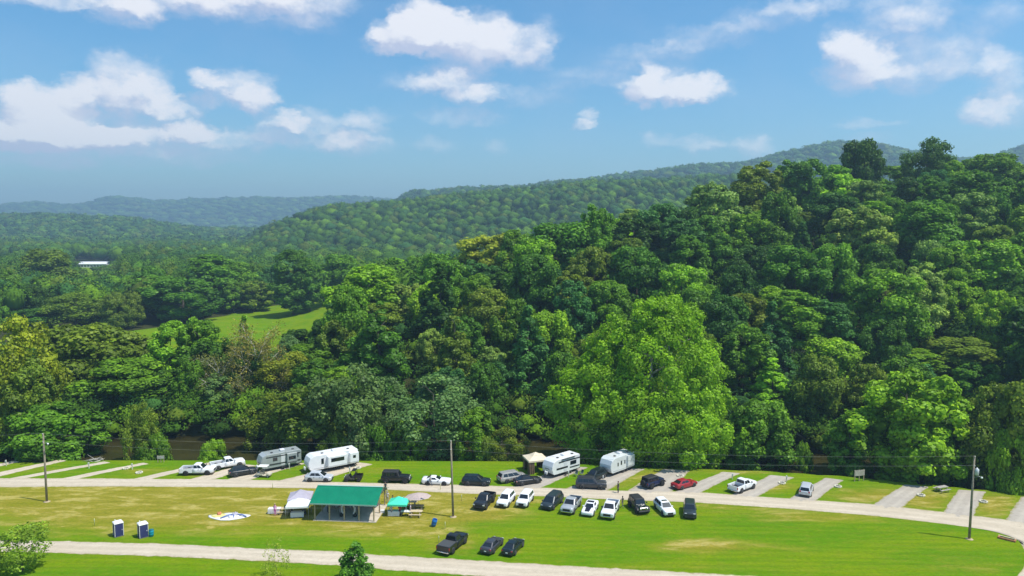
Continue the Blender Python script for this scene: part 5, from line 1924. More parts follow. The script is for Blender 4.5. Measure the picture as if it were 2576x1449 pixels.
def pavilion():
    fl, fr_, br = G(790, 1309), G(942, 1314), G(974, 1268)
    ax = (fr_ - fl)
    w = ax.length
    rz = math.atan2(ax.y, ax.x)
    dpt = 6.2
    root = empty('picnic_pavilion', (fl.x, fl.y, 0), rz, 'open timber picnic pavilion with a green metal gable roof', 'pavilion')
    MB().box(-.1, w + .25, -.15, dpt + .2, -.1, .09, .02).build('floor_slab', CONC, root)
    eh, rh = 2.45, 3.92
    xs = [.1 + (w - .2) * k / 4 for k in range(5)]
    for x in xs:
        MB().box(x - .085, x + .085, .02, .19, .09, eh, .01).build('post', WOOD, root)
        MB().box(x - .085, x + .085, dpt - .19, dpt - .02, .09, eh, .01).build('post', WOOD, root)
    for x in (xs[0], xs[-1]):
        MB().box(x - .085, x + .085, dpt / 2 - .085, dpt / 2 + .085, .09, rh - .3, .01).build('post', WOOD, root)
    for y in (.105, dpt - .105):
        MB().box(-.3, w + .3, y - .07, y + .07, eh, eh + .2).build('beam', WOOD, root)
    for x in xs:
        MB().box(x - .04, x + .04, .2, dpt - .2, eh + .02, eh + .18).build('tie_beam', WOOD, root)
    ov, ey = .45, .42
    # slopes with raised ribs
    def slope(y0, z0, y1, z1, sgn):
        a, b_, c_, d = (-ov, y0, z0), (w + ov, y0, z0), (w + ov, y1, z1), (-ov, y1, z1)
        rt = MB().slab(a, b_, c_, d, .05 * sgn).build('roof', GREENROOF, root)
        n = int((w + 2 * ov) / .3)
        rb = MB()
        for k in range(n + 1):
            x = -ov + (w + 2 * ov) * k / n
            rb.box(x - .018, x + .018, 0, math.hypot(y1 - y0, z1 - z0), .0, .03, M=Matrix.Translation((0, y0, z0)) @ Matrix.Rotation(math.atan2(z1 - z0, y1 - y0), 4, 'X'))
        q = rb.build('roof_rib', GREENROOF, rt)
        q['kind'] = 'stuff'
    ez = eh + .2 - .05
    slope(-ey, ez, dpt / 2, rh, 1)
    slope(dpt + ey, ez, dpt / 2, rh, -1)
    trim = mat('roof_trim', (.26, .42, .36), .5)
    MB().box(-ov, w + ov, -ey - .03, -ey + .02, ez - .16, ez + .01).build('eave_trim', trim, root)
    MB().box(-ov, w + ov, dpt / 2 - .12, dpt / 2 + .12, rh + .01, rh + .07, .02).build('ridge_cap', mat('ridge_trim', (.32, .52, .46), .5), root)
    gab = mat('gable_boards', (.60, .56, .50), .7, var=.1)
    for x in (xs[0], xs[-1]):
        n = 12
        for k in range(n):
            y0 = .1 + (dpt - .2) * k / n
            y1 = .1 + (dpt - .2) * (k + 1) / n - .012
            ym = (y0 + y1) / 2
            t = 1 - abs(ym - dpt / 2) / (dpt / 2)
            zt = eh + .18 + (rh - eh - .32) * t
            if zt > eh + .28:
                MB().box(x - .03, x + .03, y0, y1, eh + .2, zt).build('gable_board', gab, root)
    return fl, ax.normalized(), Vector((-ax.y, ax.x, 0)).normalized(), w, dpt


PF, PA, PB, PW, PD = pavilion()


def pav(x, y, z=.09):
    p = PF + PA * x + PB * y
    return (p.x, p.y, z)


PRZ = math.atan2(PA.y, PA.x)


def picnic_table(loc, rz, label, m=PINE, cloth=None, L=1.8):
    root = empty('picnic_table', loc, rz, label, 'table', 'picnic tables')
    for k in range(5):
        y = -.36 + k * .155
        MB().box(-L / 2, L / 2, y, y + .14, .72, .76).build('top_plank', m, root)
    for s in (-1, 1):
        for k in range(2):
            y = s * .70 + (k - 1) * .145
            MB().box(-L / 2, L / 2, y, y + .135, .43, .47).build('seat_plank', m, root)
        x = s * (L / 2 - .3)
        MB().box(x - .04, x + .04, -.36, .36, .63, .72).build('top_brace', m, root)
        MB().box(x - .04, x + .04, -.80, .80, .34, .43).build('seat_brace', m, root)
        for t in (-1, 1):
            MB().tube([(x, t * .62, 0), (x, t * .22, .72)], .055, 4, smooth=False).build('leg', m, root)
    if cloth:
        MB().box(-L / 2 - .05, L / 2 + .05, -.42, .44, .765, .775).box(-L / 2 - .05, L / 2 + .05, -.43, -.42, .50, .765).box(-L / 2 - .05, L / 2 + .05, .44, .45, .50, .765).build('tablecloth', cloth, root)
    return root


def folding_table(loc, rz, label, cloth=None, L=1.8, W=.76):
    root = empty('folding_table', loc, rz, label, 'table', 'folding tables')
    MB().box(-L / 2, L / 2, -W / 2, W / 2, .71, .75, .012).build('tabletop', WHITEP, root)
    for s in (-1, 1):
        x = s * (L / 2 - .2)
        MB().tube([(x, -W / 2 + .08, 0), (x, -W / 2 + .08, .71)], .018, 6).build('leg', GREYM, root)
        MB().tube([(x, W / 2 - .08, 0), (x, W / 2 - .08, .71)], .018, 6).build('leg', GREYM, root)
    if cloth:
        c_ = MB().box(-L / 2 - .02, L / 2 + .02, -W / 2 - .02, W / 2 + .02, .755, .765)
        for s in (-1, 1):
            n = 14
            for k in range(n):
                x0, x1 = -L / 2 - .02 + (L + .04) * k / n, -L / 2 - .02 + (L + .04) * (k + 1) / n
                o = .02 + .03 * (k % 2)
                c_.slab((x0, s * (W / 2 + .02 + .05 - o), .10), (x1, s * (W / 2 + .02 + o), .10), (x1, s * (W / 2 + .02), .76), (x0, s * (W / 2 + .02), .76), .008)
        c_.build('tablecloth', cloth, root)
    return root


def canopy(u, v, rz, w, d, leg, peak, colour, label, valance=True, legm=GREYM, netting=None):
    p = G(u, v)
    root = empty('canopy_tent', (p.x, p.y, 0), rz, label, 'canopy', 'pop-up canopies')
    top = MB()
    n = 4
    ring0 = [(-w / 2, -d / 2, leg), (w / 2, -d / 2, leg), (w / 2, d / 2, leg), (-w / 2, d / 2, leg)]
    mid = [(x * .5, y * .5, leg + (peak - leg) * .42) for x, y, z in ring0]
    tip = [(x * .04, y * .04, peak) for x, y, z in ring0]
    top.loft([ring0, mid, tip], False)
    top.add([tip[0], tip[1], tip[2], tip[3]], [(0, 1, 2, 3)])
    if valance:
        low = [(x * 1.005, y * 1.005, leg - .26) for x, y, z in ring0]
        top.loft([low, ring0], False)
    top.build('roof', colour, root)
    for x, y, _ in ring0:
        MB().tube([(x * .97, y * .97, 0), (x * .97, y * .97, leg)], .028, 6).build('leg', legm, root)
    for (a, b_) in ((0, 1), (1, 2), (2, 3), (3, 0)):
        pa, pb = Vector(ring0[a]) * .97, Vector(ring0[b_]) * .97
        pa.z = pb.z = leg - .03
        m_ = (pa + pb) / 2 - Vector((0, 0, .35))
        MB().tube([pa, m_, pb], .014, 5).build('scissor_strut', legm, root)
    if netting:
        for (a, b_) in ((0, 1), (1, 2), (2, 3), (3, 0)):
            pa, pb = Vector(ring0[a]), Vector(ring0[b_])
            for t0, t1 in ((0.0, .28), (.72, 1.0)):
                q = []
                m = MB()
                k = 6
                for i in range(k):
                    s0, s1 = t0 + (t1 - t0) * i / k, t0 + (t1 - t0) * (i + 1) / k
                    A, B = pa.lerp(pb, s0) * .94, pa.lerp(pb, s1) * .94
                    off = (pb - pa).normalized().cross(Vector((0, 0, 1))) * (.06 if i % 2 else -.06)
                    m.slab((A.x + off.x, A.y + off.y, .02), (B.x - off.x, B.y - off.y, .02), (B.x, B.y, leg - .05), (A.x, A.y, leg - .05), .01)
                m.build('curtain', netting, root)
    return root


canopy(757, 1281, .15, 3.3, 3.2, 2.05, 2.95, mat('canopy_grey', (.40, .37, .43), .8, var=.05), 'grey-lilac canopy behind the white one, left of the pavilion')
canopy(752, 1297, .12, 3.2, 2.8, 1.85, 2.55, mat('canopy_white', (.80, .80, .80), .8, var=.03), 'white canopy standing left of the pavilion')
canopy(1003, 1293, -.06, 2.75, 2.5, 1.85, 2.6, mat('canopy_aqua', (.06, .66, .42), .7, var=.05), 'bright aqua green canopy right of the pavilion')
canopy(1347, 1184, .3, 3.5, 3.5, 2.3, 3.2, mat('gazebo_cream', (.70, .60, .43), .8, var=.05), 'tan gazebo with brown curtains left of the striped trailer', legm=mat('gazebo_brown', (.10, .06, .035), .6), netting=mat('gazebo_curtain', (.16, .10, .055), .9, var=.3))

CLOTHW = mat('white_cloth', (.74, .73, .75), .9)
CLOTHB = mat('navy_cloth', (.03, .045, .12), .9)


def gp(u, v, z=0.0):
    p = G(u, v)
    return (p.x, p.y, z)


folding_table(gp(749, 1300), .1, 'white folding table with a white cloth under the white canopy', CLOTHW)
folding_table(gp(691, 1291), .05, 'white folding table behind the person in pink, left of the canopies', CLOTHW, L=1.7)
picnic_table(gp(716, 1291), .06, 'pale timber picnic table between the person in pink and the white canopy')
folding_table(gp(992, 1297), -.05, 'white cloth-covered table under the left of the aqua canopy', CLOTHW, L=1.6)
folding_table(gp(1021, 1298), -.05, 'white bare folding table under the right of the aqua canopy', None, L=1.5)
picnic_table(gp(1046, 1298), -.04, 'pale timber picnic table in front, right of the aqua canopy')
picnic_table(gp(1050, 1284), -.04, 'weathered picnic table in the middle right of the aqua canopy', WOOD)
picnic_table(gp(1033, 1274), -.04, 'pale timber picnic table at the back right of the aqua canopy')
p = gp(2369, 1236)
picnic_table(p, .35, 'grey picnic table under the trees near the right utility pole', mat('grey_timber', (.36, .33, .30), .85, var=.2), L=2.0)
picnic_table(pav(1.6, 4.0), PRZ + 1.5, 'shaded picnic table at the back left inside the pavilion', WOOD)
picnic_table(pav(3.9, 4.4), PRZ + 1.5, 'shaded picnic table at the back centre inside the pavilion', WOOD, cloth=CLOTHB)
folding_table(pav(6.7, 5.4), PRZ, 'white folding table along the back right of the pavilion', CLOTHW)


def tan_umbrella(u, v):
    loc = gp(u, v)
    root = empty('patio_umbrella', loc, .2, 'dusty pink market umbrella right of the aqua canopy', 'umbrella')
    m = mat('umbrella_mauve', (.44, .35, .32), .9, var=.08)
    rings = [[(r * math.cos(a) * 1.25, r * math.sin(a), z) for a in [k * math.pi / 4 for k in range(8)]] for r, z in ((1.55, 1.95), (.8, 2.28), (.05, 2.5))]
    MB().loft(rings, False).build('canopy', m, root)
    MB().tube([(0, 0, 0), (0, 0, 2.52)], .025, 6).build('pole', GREYM, root)
    MB().lathe([(.05, .09), (.25, .07), (.28, 0)], 12).build('base', CONC, root)


tan_umbrella(1052, 1282)


def balloon_arch():
    x, y, z = pav(PW * .5 + .1, 1.6)
    root = empty('balloon_arch', (x, y, z), PRZ, 'white balloon hoop arch standing under the front of the pavilion', 'arch')
    r = np.random.default_rng(4)
    for k in range(23):
        a = math.pi * (-.18 + 1.36 * k / 22)
        b_ = MB().lathe([(.01, -.14), (.09, -.11), (.135, -.02), (.12, .07), (.06, .13), (.01, .145)], 10).build('balloon', CLOTHW, root)
        b_.location = (-.95 * math.cos(a), r.uniform(-.04, .04), 1.0 + .98 * math.sin(a))
        b_.rotation_euler = (r.uniform(-.5, .5), r.uniform(-.5, .5), 0)
    for s in (-1, 1):
        MB().lathe([(.32, 0), (.34, .12), (.20, .42), (.05, .55)], 10).build('weight', mat('dark_planter', (.02, .03, .025), .7), root).location = (s * .95, .05, 0)


balloon_arch()


def portable_toilet(u, v, label):
    loc = gp(u, v)
    root = empty('portable_toilet', loc, .72, label, 'toilet cabin', 'portable toilets')
    nb = mat('toilet_navy', (.028, .035, .13), .5, var=.08)
    w = .56
    root.scale = (.92, .92, .86)
    MB().box(-w, w, -w, w, .10, 2.05).build('cabin', nb, root)
    MB().box(-w - .05, w + .05, -w - .05, w + .05, 0, .10, .02).build('skid', mat('toilet_skid', (.10, .10, .11), .7), root)
    for sx in (-1, 1):
        for sy in (-1, 1):
            MB().box(sx * w - .028, sx * w + .028, sy * w - .028, sy * w + .028, .10, 2.06).build('corner_post', WHITEP, root)
    MB().loft([[(-w - .06, -w - .06, 2.06), (w + .06, -w - .06, 2.06), (w + .06, w + .06, 2.06), (-w - .06, w + .06, 2.06)], [(-w - .06, -w - .06, 2.16), (w + .06, -w - .06, 2.16), (w + .06, w + .06, 2.16), (-w - .06, w + .06, 2.16)],
               [(-w + .1, -w + .06, 2.28), (w - .1, -w + .06, 2.28), (w - .1, w - .06, 2.28), (-w + .1, w - .06, 2.28)]], True).build('roof', WHITEP, root)
    MB().box(-w + .1, w - .1, -w - .03, -w - .005, .16, 1.95).build('door', nb, root)
    MB().box(w - .22, w - .14, -w - .06, -w - .03, 1.0, 1.12).build('door_handle', WHITEP, root)
    for k in range(4):
        MB().box(w + .003, w + .02, -w + .15, w - .15, 1.6 + k * .08, 1.63 + k * .08).build('vent_slat', nb, root)
    MB().tube([(-.3, .3, 2.2), (-.3, .3, 2.55)], .05, 8).build('vent_pipe', WHITEP, root)


portable_toilet(298, 1347, 'navy portable toilet on the left, standing alone')
portable_toilet(360, 1350, 'navy portable toilet on the right, next to the teal bin')


def bin_(u, v, rz, tilt, colour, label, name):
    loc = gp(u, v)
    root = empty(name, loc, rz, label, 'bin')
    m = mat(name + '_plastic', colour, .5, var=.06)
    o = MB().lathe([(.24, 0), (.29, .04), (.30, .30), (.315, .32), (.30, .34), (.31, .62), (.325, .64), (.31, .66), (.30, .88), (.27, .90), (.26, .86), (.24, .06)], 18).build('drum', m, root)
    o.rotation_euler = (tilt, 0, 0)
    q = MB().lathe([(.31, .885), (.33, .90), (.20, .96), (.02, .98)], 18).build('lid', mat(name + '_lid', tuple(c * .5 for c in colour), .5), root) if tilt == 0 else MB().lathe([(.20, .05), (.22, .07), (.02, .075)], 14).build('drum_bottom', BLACKP, root)
    q.rotation_euler = (tilt, 0, 0)
    if tilt:
        root.location.z = .07
    return root


bin_(381, 1349, 0, 0, (.0, .24, .33), 'teal rubbish bin beside the right portable toilet', 'rubbish_bin')
drum = bin_(1090, 1324, 1.2, .30, (.01, .13, .42), 'blue plastic drum standing tilted on the dry grass below the middle pole', 'plastic_drum')
drum.scale = (1.12, 1.12, 1.15)


def play_mat():
    p = G(575, 1300)
    root = empty('splash_mat', (p.x, p.y, .012), .02, 'flattened white and yellow inflatable slide lying on the grass', 'play mat')
    r = np.random.default_rng(12)
    W_, Y_, B_, O_ = mat('vinyl_white', (.70, .70, .70), .5), mat('vinyl_yellow', (.66, .60, .22), .5), mat('vinyl_blue', (.12, .18, .42), .5), mat('vinyl_orange', (.55, .20, .10), .5)
    def puddle(cx, cy, a, b_, h, m, nm):
        n = 18
        rings = []
        for k, (f, z) in enumerate(((1, 0), (.95, h * .6), (.7, h), (.25, h * .8))):
            rings.append([(cx + a * f * math.cos(t) * (1 + .13 * math.sin(3 * t + cx)), cy + b_ * f * math.sin(t) * (1 + .12 * math.cos(4 * t + cy)), z + (h * .25 * math.sin(5 * t) if k in (1, 2) else 0)) for t in [2 * math.pi * i / n for i in range(n)]])
        MB().loft(rings, True, True).build(nm, m, root)
    puddle(0, 0, 2.9, 1.25, .10, W_, 'vinyl_sheet')
    puddle(-1.3, .15, 1.2, .75, .16, Y_, 'yellow_panel')
    puddle(.8, -.35, .8, .55, .26, W_, 'white_fold')
    puddle(-1.5, .55, .32, .3, .42, O_, 'orange_bumper')
    puddle(.75, .4, .4, .35, .42, mat('vinyl_lilac', (.40, .38, .46), .5), 'grey_bumper')
    for (x0, y0, x1, y1) in ((-.8, -.9, .6, .5), (.6, .5, 1.0, -.8), (1.2, .3, 2.6, -.3)):
        MB().tube([(x0, y0, .16), ((x0 + x1) / 2, (y0 + y1) / 2, .30), (x1, y1, .16)], .09, 7).build('blue_rib', B_, root)


play_mat()

# ------------------------------------------------------------------ utility poles and wires
POLEM = mat('pole_wood', (.26, .22, .16), .9, var=.3, vscale=1.5, bump=.3, bscale=8)
WIRE = mat('wire', (.20, .22, .20), .6)


def pole(u, v, vtop, label, lean=0.0, kit=()):
    p = G(u, v)
    r = ray(u, vtop)
    t = p.y / r.y
    H = CAMZ + r.z * t
    root = empty('utility_pole', (p.x, p.y, 0), 0, label, 'utility pole', 'utility poles along the camp road')
    MB().tube([(0, 0, -.3), (lean * .5, 0, H * .5), (lean, 0, H)], [.17, .145, .11], 10).build('shaft', POLEM, root)
    if 'transformer' in kit:
        MB().lathe([(.02, H - 2.55), (.24, H - 2.52), (.25, H - 1.72), (.10, H - 1.62), (.03, H - 1.5)], 14, M=Matrix.Translation((lean + .34, -.12, 0))).build('transformer', mat('transformer_grey', (.52, .55, .57), .45), root)
    if 'lamp' in kit:
        z = H - (2.9 if 'transformer' in kit else 1.6)
        MB().tube([(lean, 0, z), (lean + .5, -.25, z + .25), (lean + .8, -.35, z + .2)], .03, 6).build('lamp_arm', GREYM, root)
        MB().lathe([(.04, .12), (.12, .05), (.14, -.04), (.09, -.11), (.02, -.13)], 12, M=Matrix.Translation((lean + .85, -.37, z + .12))).build('lamp_head', mat('lamp_white', (.78, .80, .80), .3), root)
    for z in (H - .12, H - 1.35):
        MB().lathe([(.03, 0), (.055, .04), (.035, .09), (.05, .13), (.02, .17)], 8, M=Matrix.Translation((lean, -.16, z))).build('insulator', WHITEP, root)
    MB().lathe([(.55, -.02), (.35, .06), (.15, .09)], 12).build('dirt_collar', mat('dirt', (.42, .33, .20), .95, var=.2), root)
    return Vector((p.x + lean, p.y - .16, H))


PT1 = pole(118, 1262, 1090, 'leftmost utility pole with a white lamp near its top', 0, ('lamp',))
PT2 = pole(1140, 1300, 1108, 'middle utility pole without equipment, right of the aqua canopy', -.25)
PT3 = pole(2438, 1356, 1147, 'right utility pole with a grey transformer and lamp', .12, ('transformer', 'lamp'))
PT0 = PT1 + Vector((-70, -2, 0))
PT4 = PT3 + Vector((45, -38, 0))


def wire(a, b_, dz, sag, label):
    pts = []
    for k in range(25):
        t = k / 24
        p = a.lerp(b_, t)
        pts.append((p.x, p.y, p.z + dz - sag * 4 * t * (1 - t)))
    o = MB().tube(pts, .011, 5).build('overhead_wire', WIRE)
    tag(o, label, 'wire', 'overhead wires')


SPANS = [(PT1, PT2, 'between the left and middle poles'), (PT2, PT3, 'between the middle and right poles'), (PT0, PT1, 'running off left from the left pole'), (PT3, PT4, 'running off right from the right pole')]
for a, b_, w_ in SPANS[:2]:
    wire(a, b_, .05, .9, 'upper overhead wire ' + w_)
    wire(a, b_, -1.2, .9, 'lower overhead wire ' + w_)
wire(SPANS[2][0], SPANS[2][1], .05, .8, 'overhead wire ' + SPANS[2][2])

# ------------------------------------------------------------------ camp furniture
def board(u, v, rz, w, h, z0, label, m, name='notice_board'):
    loc = gp(u, v)
    root = empty(name, loc, rz, label, 'board')
    for s in (-1, 0, 1):
        MB().box(s * w / 2 - .05, s * w / 2 + .05, -.05, .05, 0, z0 + h).build('post', WOOD, root)
    n = 5
    for k in range(n):
        MB().box(-w / 2 - .1, w / 2 + .1, -.085, -.052, z0 + h * k / n, z0 + h * (k + 1) / n - .02).build('board_plank', m, root)


board(2161, 1210, .25, 1.7, .95, .9, 'weathered notice board on posts at the edge of the woods, right', mat('grey_boards', (.40, .37, .31), .85, var=.2))
board(405, 1163, .1, 1.0, .55, .65, 'small wooden frame on posts by the river, left', mat('pale_boards', (.46, .43, .38), .85, var=.2), 'wooden_stand')


def fire_ring(u, v, label):
    root = empty('fire_ring', gp(u, v), 0, label, 'fire ring', 'fire rings beside the pads')
    st = mat('limestone', (.66, .62, .48), .9, var=.15, vscale=6)
    for k in range(9):
        a = k * 2 * math.pi / 9
        b_ = MB().box(-.15, .15, -.10, .10, 0, .22, .04).build('stone', st, root)
        b_.location = (.48 * math.cos(a), .48 * math.sin(a), 0)
        b_.rotation_euler = (0, 0, a + math.pi / 2)
    MB().lathe([(.34, .0), (.34, .05), (.05, .07)], 12).build('ash', mat('ash', (.20, .19, .18), .95), root)


for u, v, lab in ((1875, 1209, 'pale stone fire ring left of the lone white pickup pad'), (1967, 1216, 'pale stone fire ring right of the lone white pickup'), (2108, 1225, 'pale stone fire ring right of the silver minivan pad'),
                  (2317, 1247, 'pale stone fire ring beside the first empty pad at the right'), (2474, 1263, 'pale stone fire ring between the two rightmost pads'), (1711, 1198, 'pale stone fire ring behind the red car'), (350, 1190, 'pale stone fire ring left of the side-on white pickup'), (317, 1179, 'pale stone fire ring beside the narrow left pads'),
                  (900, 1178, 'pale stone fire ring behind the black buggy'), (1310, 1209, 'pale stone fire ring at the front of the beige minivan')):
    fire_ring(u, v, lab)


def hookup(u, v, label, col=(.60, .58, .46)):
    root = empty('hookup_post', gp(u, v), 0, label, 'post', 'electric hook-up posts')
    MB().box(-.06, .06, -.06, .06, 0, 1.05).build('post', mat('hookup_timber', col, .8), root)
    MB().box(-.11, .11, -.17, -.06, .70, 1.02, .01).build('socket_box', mat('hookup_box', (.55, .56, .55), .5), root)


for u, v, lab in ((16, 1172, 'hook-up post on the narrow pad at the far left'), (224, 1178, 'hook-up post between the narrow left pads'), (333, 1181, 'hook-up post on the narrow pad left of the white pickups'), (617, 1180, 'hook-up post right of the white pickup facing the river'), (728, 1180, 'hook-up post beside the grey travel trailer'),
                  (880, 1190, 'hook-up post beside the long white travel trailer'), (1430, 1200, 'hook-up post at the door of the striped trailer'), (1517, 1212, 'hook-up post right of the dark four-wheel drive'), (1842, 1206, 'hook-up post on the pad beside the red car'), (1978, 1212, 'hook-up post on the pad of the lone white pickup')):
    hookup(u, v, lab)


def stake(u, v, label):
    root = empty('marker_stake', gp(u, v), 0, label, 'stake', 'marker stakes in the lawn')
    MB().lathe([(.045, 0), (.045, .95), (.02, 1.0)], 8).build('rod', mat('stake_yellow', (.66, .66, .34), .6), root)
    MB().lathe([(.05, .70), (.052, .82), (.05, .83)], 8).build('band', WHITEP, root)


for u, v, lab in ((238, 1322, 'marker stake left of the portable toilets'), (686, 1229, 'marker stake at the road edge left of the pavilion'), (1120, 1330, 'marker stake right of the blue drum'), (1104, 1366, 'marker stake left of the black pickup'), (1161, 1260, 'marker stake right of the middle pole'), (1108, 1232, 'marker stake at the road edge below the white sports coupe')):
    stake(u, v, lab)


def rail_frame(u, v):
    root = empty('timber_edging', gp(u, v), -.75, 'rusty brown timber edging at the bend of the camp road', 'timber edging')
    m = mat('rust_timber', (.36, .15, .06), .8, var=.25)
    MB().box(-1.0, 1.0, -.45, -.28, 0, .22, .01).build('beam', m, root)
    MB().box(-1.0, 1.0, .28, .45, 0, .22, .01).build('beam', PINE, root)
    for x in (-.9, .9):
        MB().box(x - .08, x + .08, -.27, .27, 0, .2, .01).build('cross_beam', m, root)


rail_frame(2533, 1357)


# ------------------------------------------------------------------ far barn
def barn():
    p = G(238, 677)
    z = float(T(p.x, p.y))
    root = empty('long_barn', (p.x, p.y, z - .2), math.atan2(-p.x, p.y) * .25 - .05, 'long low white barn far off on the valley floor', 'barn')
    wh, rf = mat('barn_white', (.74, .74, .74), .6), mat('barn_roof', (.78, .78, .80), .35)
    L, D, H = 27, 12, 3.6
    MB().box(-L / 2, L / 2, -D / 2, D / 2, 0, H).build('wall', wh, root)
    for s in (-1, 1):
        MB().slab((-L / 2 - .5, s * (D / 2 + .5), H - .1), (L / 2 + .5, s * (D / 2 + .5), H - .1), (L / 2 + .5, 0, H + 2.0), (-L / 2 - .5, 0, H + 2.0), -.12 * s).build('roof', rf, root)
    for k in range(9):
        x = -L / 2 + 2 + k * 2.9
        MB().box(x - .9, x + .9, -D / 2 - .06, -D / 2 + .05, 1.0, 2.4).build('window', GLASS, root)
    MB().box(L / 2 + .01, L / 2 + 4, -D / 2 + 1, D / 2 - 1, 0, 3.0).build('side_shed', wh, root)


barn()


# ------------------------------------------------------------------ young trees in front
def young_tree(u, vtop, d, knd, w, colour, label):
    r = ray(u, vtop)
    t = d / r.y
    x, zt = r.x * t, CAMZ + r.z * t
    KM = KINDS[knd]
    root = empty('young_tree', (x, d, -.05), 1.0, label, 'tree', 'young trees beside the front road')
    R = w / 2 * d / F
    root.scale = (R / KM[3], R / KM[3], zt / KM[2])
    cr = bpy.data.objects.new('crown', KM[0])
    cr.color = (*colour, 1)
    link(cr, root)
    link(bpy.data.objects.new('trunk', KM[1]), root)


kind('young0', 51, 7, 2.6, .8, 70, 70, .22, 'round', .09, lobe=.26, hull=.0, limbs=10, twig=2)
kind('young1', 52, 6, 2.0, .6, 44, 30, .17, 'oval', .05, lobe=.26, hull=.0, limbs=12, twig=3)
kind('young2', 53, 6, 2.2, .3, 76, 80, .24, 'cone', .09, lobe=.30, hull=.5, limbs=8)
young_tree(46, 1324, 84, 'young0', 132, (.085, .135, .010), 'young feathery tree at the lower left corner')
young_tree(692, 1352, 82.5, 'young1', 66, (.13, .16, .02), 'thin see-through sapling between the two front trees')
young_tree(893, 1356, 82, 'young2', 104, (.042, .105, .008), 'dense dark green conical young tree in front of the front road')


# ------------------------------------------------------------------ people
SKIN = mat('skin', (.46, .28, .20), .6)
PEOPLE = {}


def person_mesh(pose):
    """one continuous skinned body; returns a mesh without materials"""
    if pose in PEOPLE:
        return PEOPLE[pose]
    vs, es, rs = [], [], []

    def v(p, r, parent=None):
        vs.append(p)
        rs.append(r)
        if parent is not None:
            es.append((parent, len(vs) - 1))
        return len(vs) - 1
    hipz = .93 if pose != 'sit' else .50
    pel = v((0, 0, hipz), (.135, .11))
    w1 = v((0, .01, hipz + .15), (.125, .095), pel)
    ch = v((0, .01, hipz + .36), (.155, .11), w1)
    nb = v((0, 0, hipz + .53), (.075, .07), ch)
    nk = v((0, .01, hipz + .60), (.052, .052), nb)
    h1 = v((0, .02, hipz + .68), (.075, .088), nk)
    h2 = v((0, .02, hipz + .77), (.080, .098), h1)
    h3 = v((0, .01, hipz + .835), (.052, .06), h2)
    nose = v((0, .125, hipz + .715), (.014, .016), h1)
    for s in (-1, 1):
        v((s * .088, .015, hipz + .725), (.012, .02), h1)
        sh = v((s * .185, 0, hipz + .47), (.062, .062), ch)
        if pose == 'walk':
            el_, ha = (s * .235, -.03 + s * .10, hipz + .20), (s * .225, .10 + s * .16, hipz - .02)
        elif pose == 'sit':
            el_, ha = (s * .24, .05, hipz + .20), (s * .17, .28, hipz + .22)
        elif pose == 'reach':
            el_, ha = (s * .24, .12, hipz + .24), (s * .16, .36, hipz + .26)
        else:
            el_, ha = (s * .25, -.03, hipz + .19), (s * .235, .06, hipz - .04)
        e_ = v(el_, (.044, .044), sh)
        wr = v(ha, (.030, .030), e_)
        d = (Vector(ha) - Vector(el_)).normalized()
        side = Vector((0, 1, 0)) if pose in ('stand', 'walk') else Vector((s * -1.0, 0, 0))
        pm = Vector(ha) + d * .07
        pa = v(tuple(pm), (.034, .030), wr)
        for k, (off, ln) in enumerate(((-.030, .062), (-.010, .075), (.010, .078), (.030, .066))):
            k1 = v(tuple(pm + d * .045 + side * off), (.010, .010), pa)
            v(tuple(pm + d * (.045 + ln) + side * off + Vector((-s * .02, 0, 0))), (.008, .008), k1)
        th = v(tuple(pm + d * .0 + side * .055), (.011, .011), pa)
        v(tuple(pm + d * .04 + side * .075), (.009, .009), th)
        hp = v((s * .095, 0, hipz - .06), (.095, .095), pel)
        if pose == 'sit':
            kn = v((s * .11, .42, hipz - .01), (.066, .066), hp)
            an = v((s * .11, .44, .09), (.044, .044), kn)
        elif pose == 'walk':
            kn = v((s * .10, .02 + s * .14, .50), (.068, .068), hp)
            an = v((s * .10, -.02 + s * .28 - (.06 if s < 0 else 0), .09), (.044, .044), kn)
        else:
            kn = v((s * .105, .02, .50), (.068, .068), hp)
            an = v((s * .11, -.02, .09), (.044, .044), kn)
        ax_, ay, az_ = vs[an]
        v((ax_ + s * .015, ay + .13, .04), (.040, .034), an)
    me = bpy.data.meshes.new('body')
    me.from_pydata(vs, es, [])
    ob_ = bpy.data.objects.new('body', me)
    COL.objects.link(ob_)
    sk = ob_.modifiers.new('skin', 'SKIN')
    sk.use_smooth_shade = True
    for i, r in enumerate(rs):
        me.skin_vertices[0].data[i].radius = r
        me.skin_vertices[0].data[i].use_root = (i == 0)
    sb = ob_.modifiers.new('sub', 'SUBSURF')
    sb.levels = sb.render_levels = 1
    dg = bpy.context.evaluated_depsgraph_get()
    ev = ob_.evaluated_get(dg)
    out = bpy.data.meshes.new_from_object(ev)
    bpy.data.objects.remove(ob_)
    PEOPLE[pose] = (out, hipz, vs)
    return PEOPLE[pose]


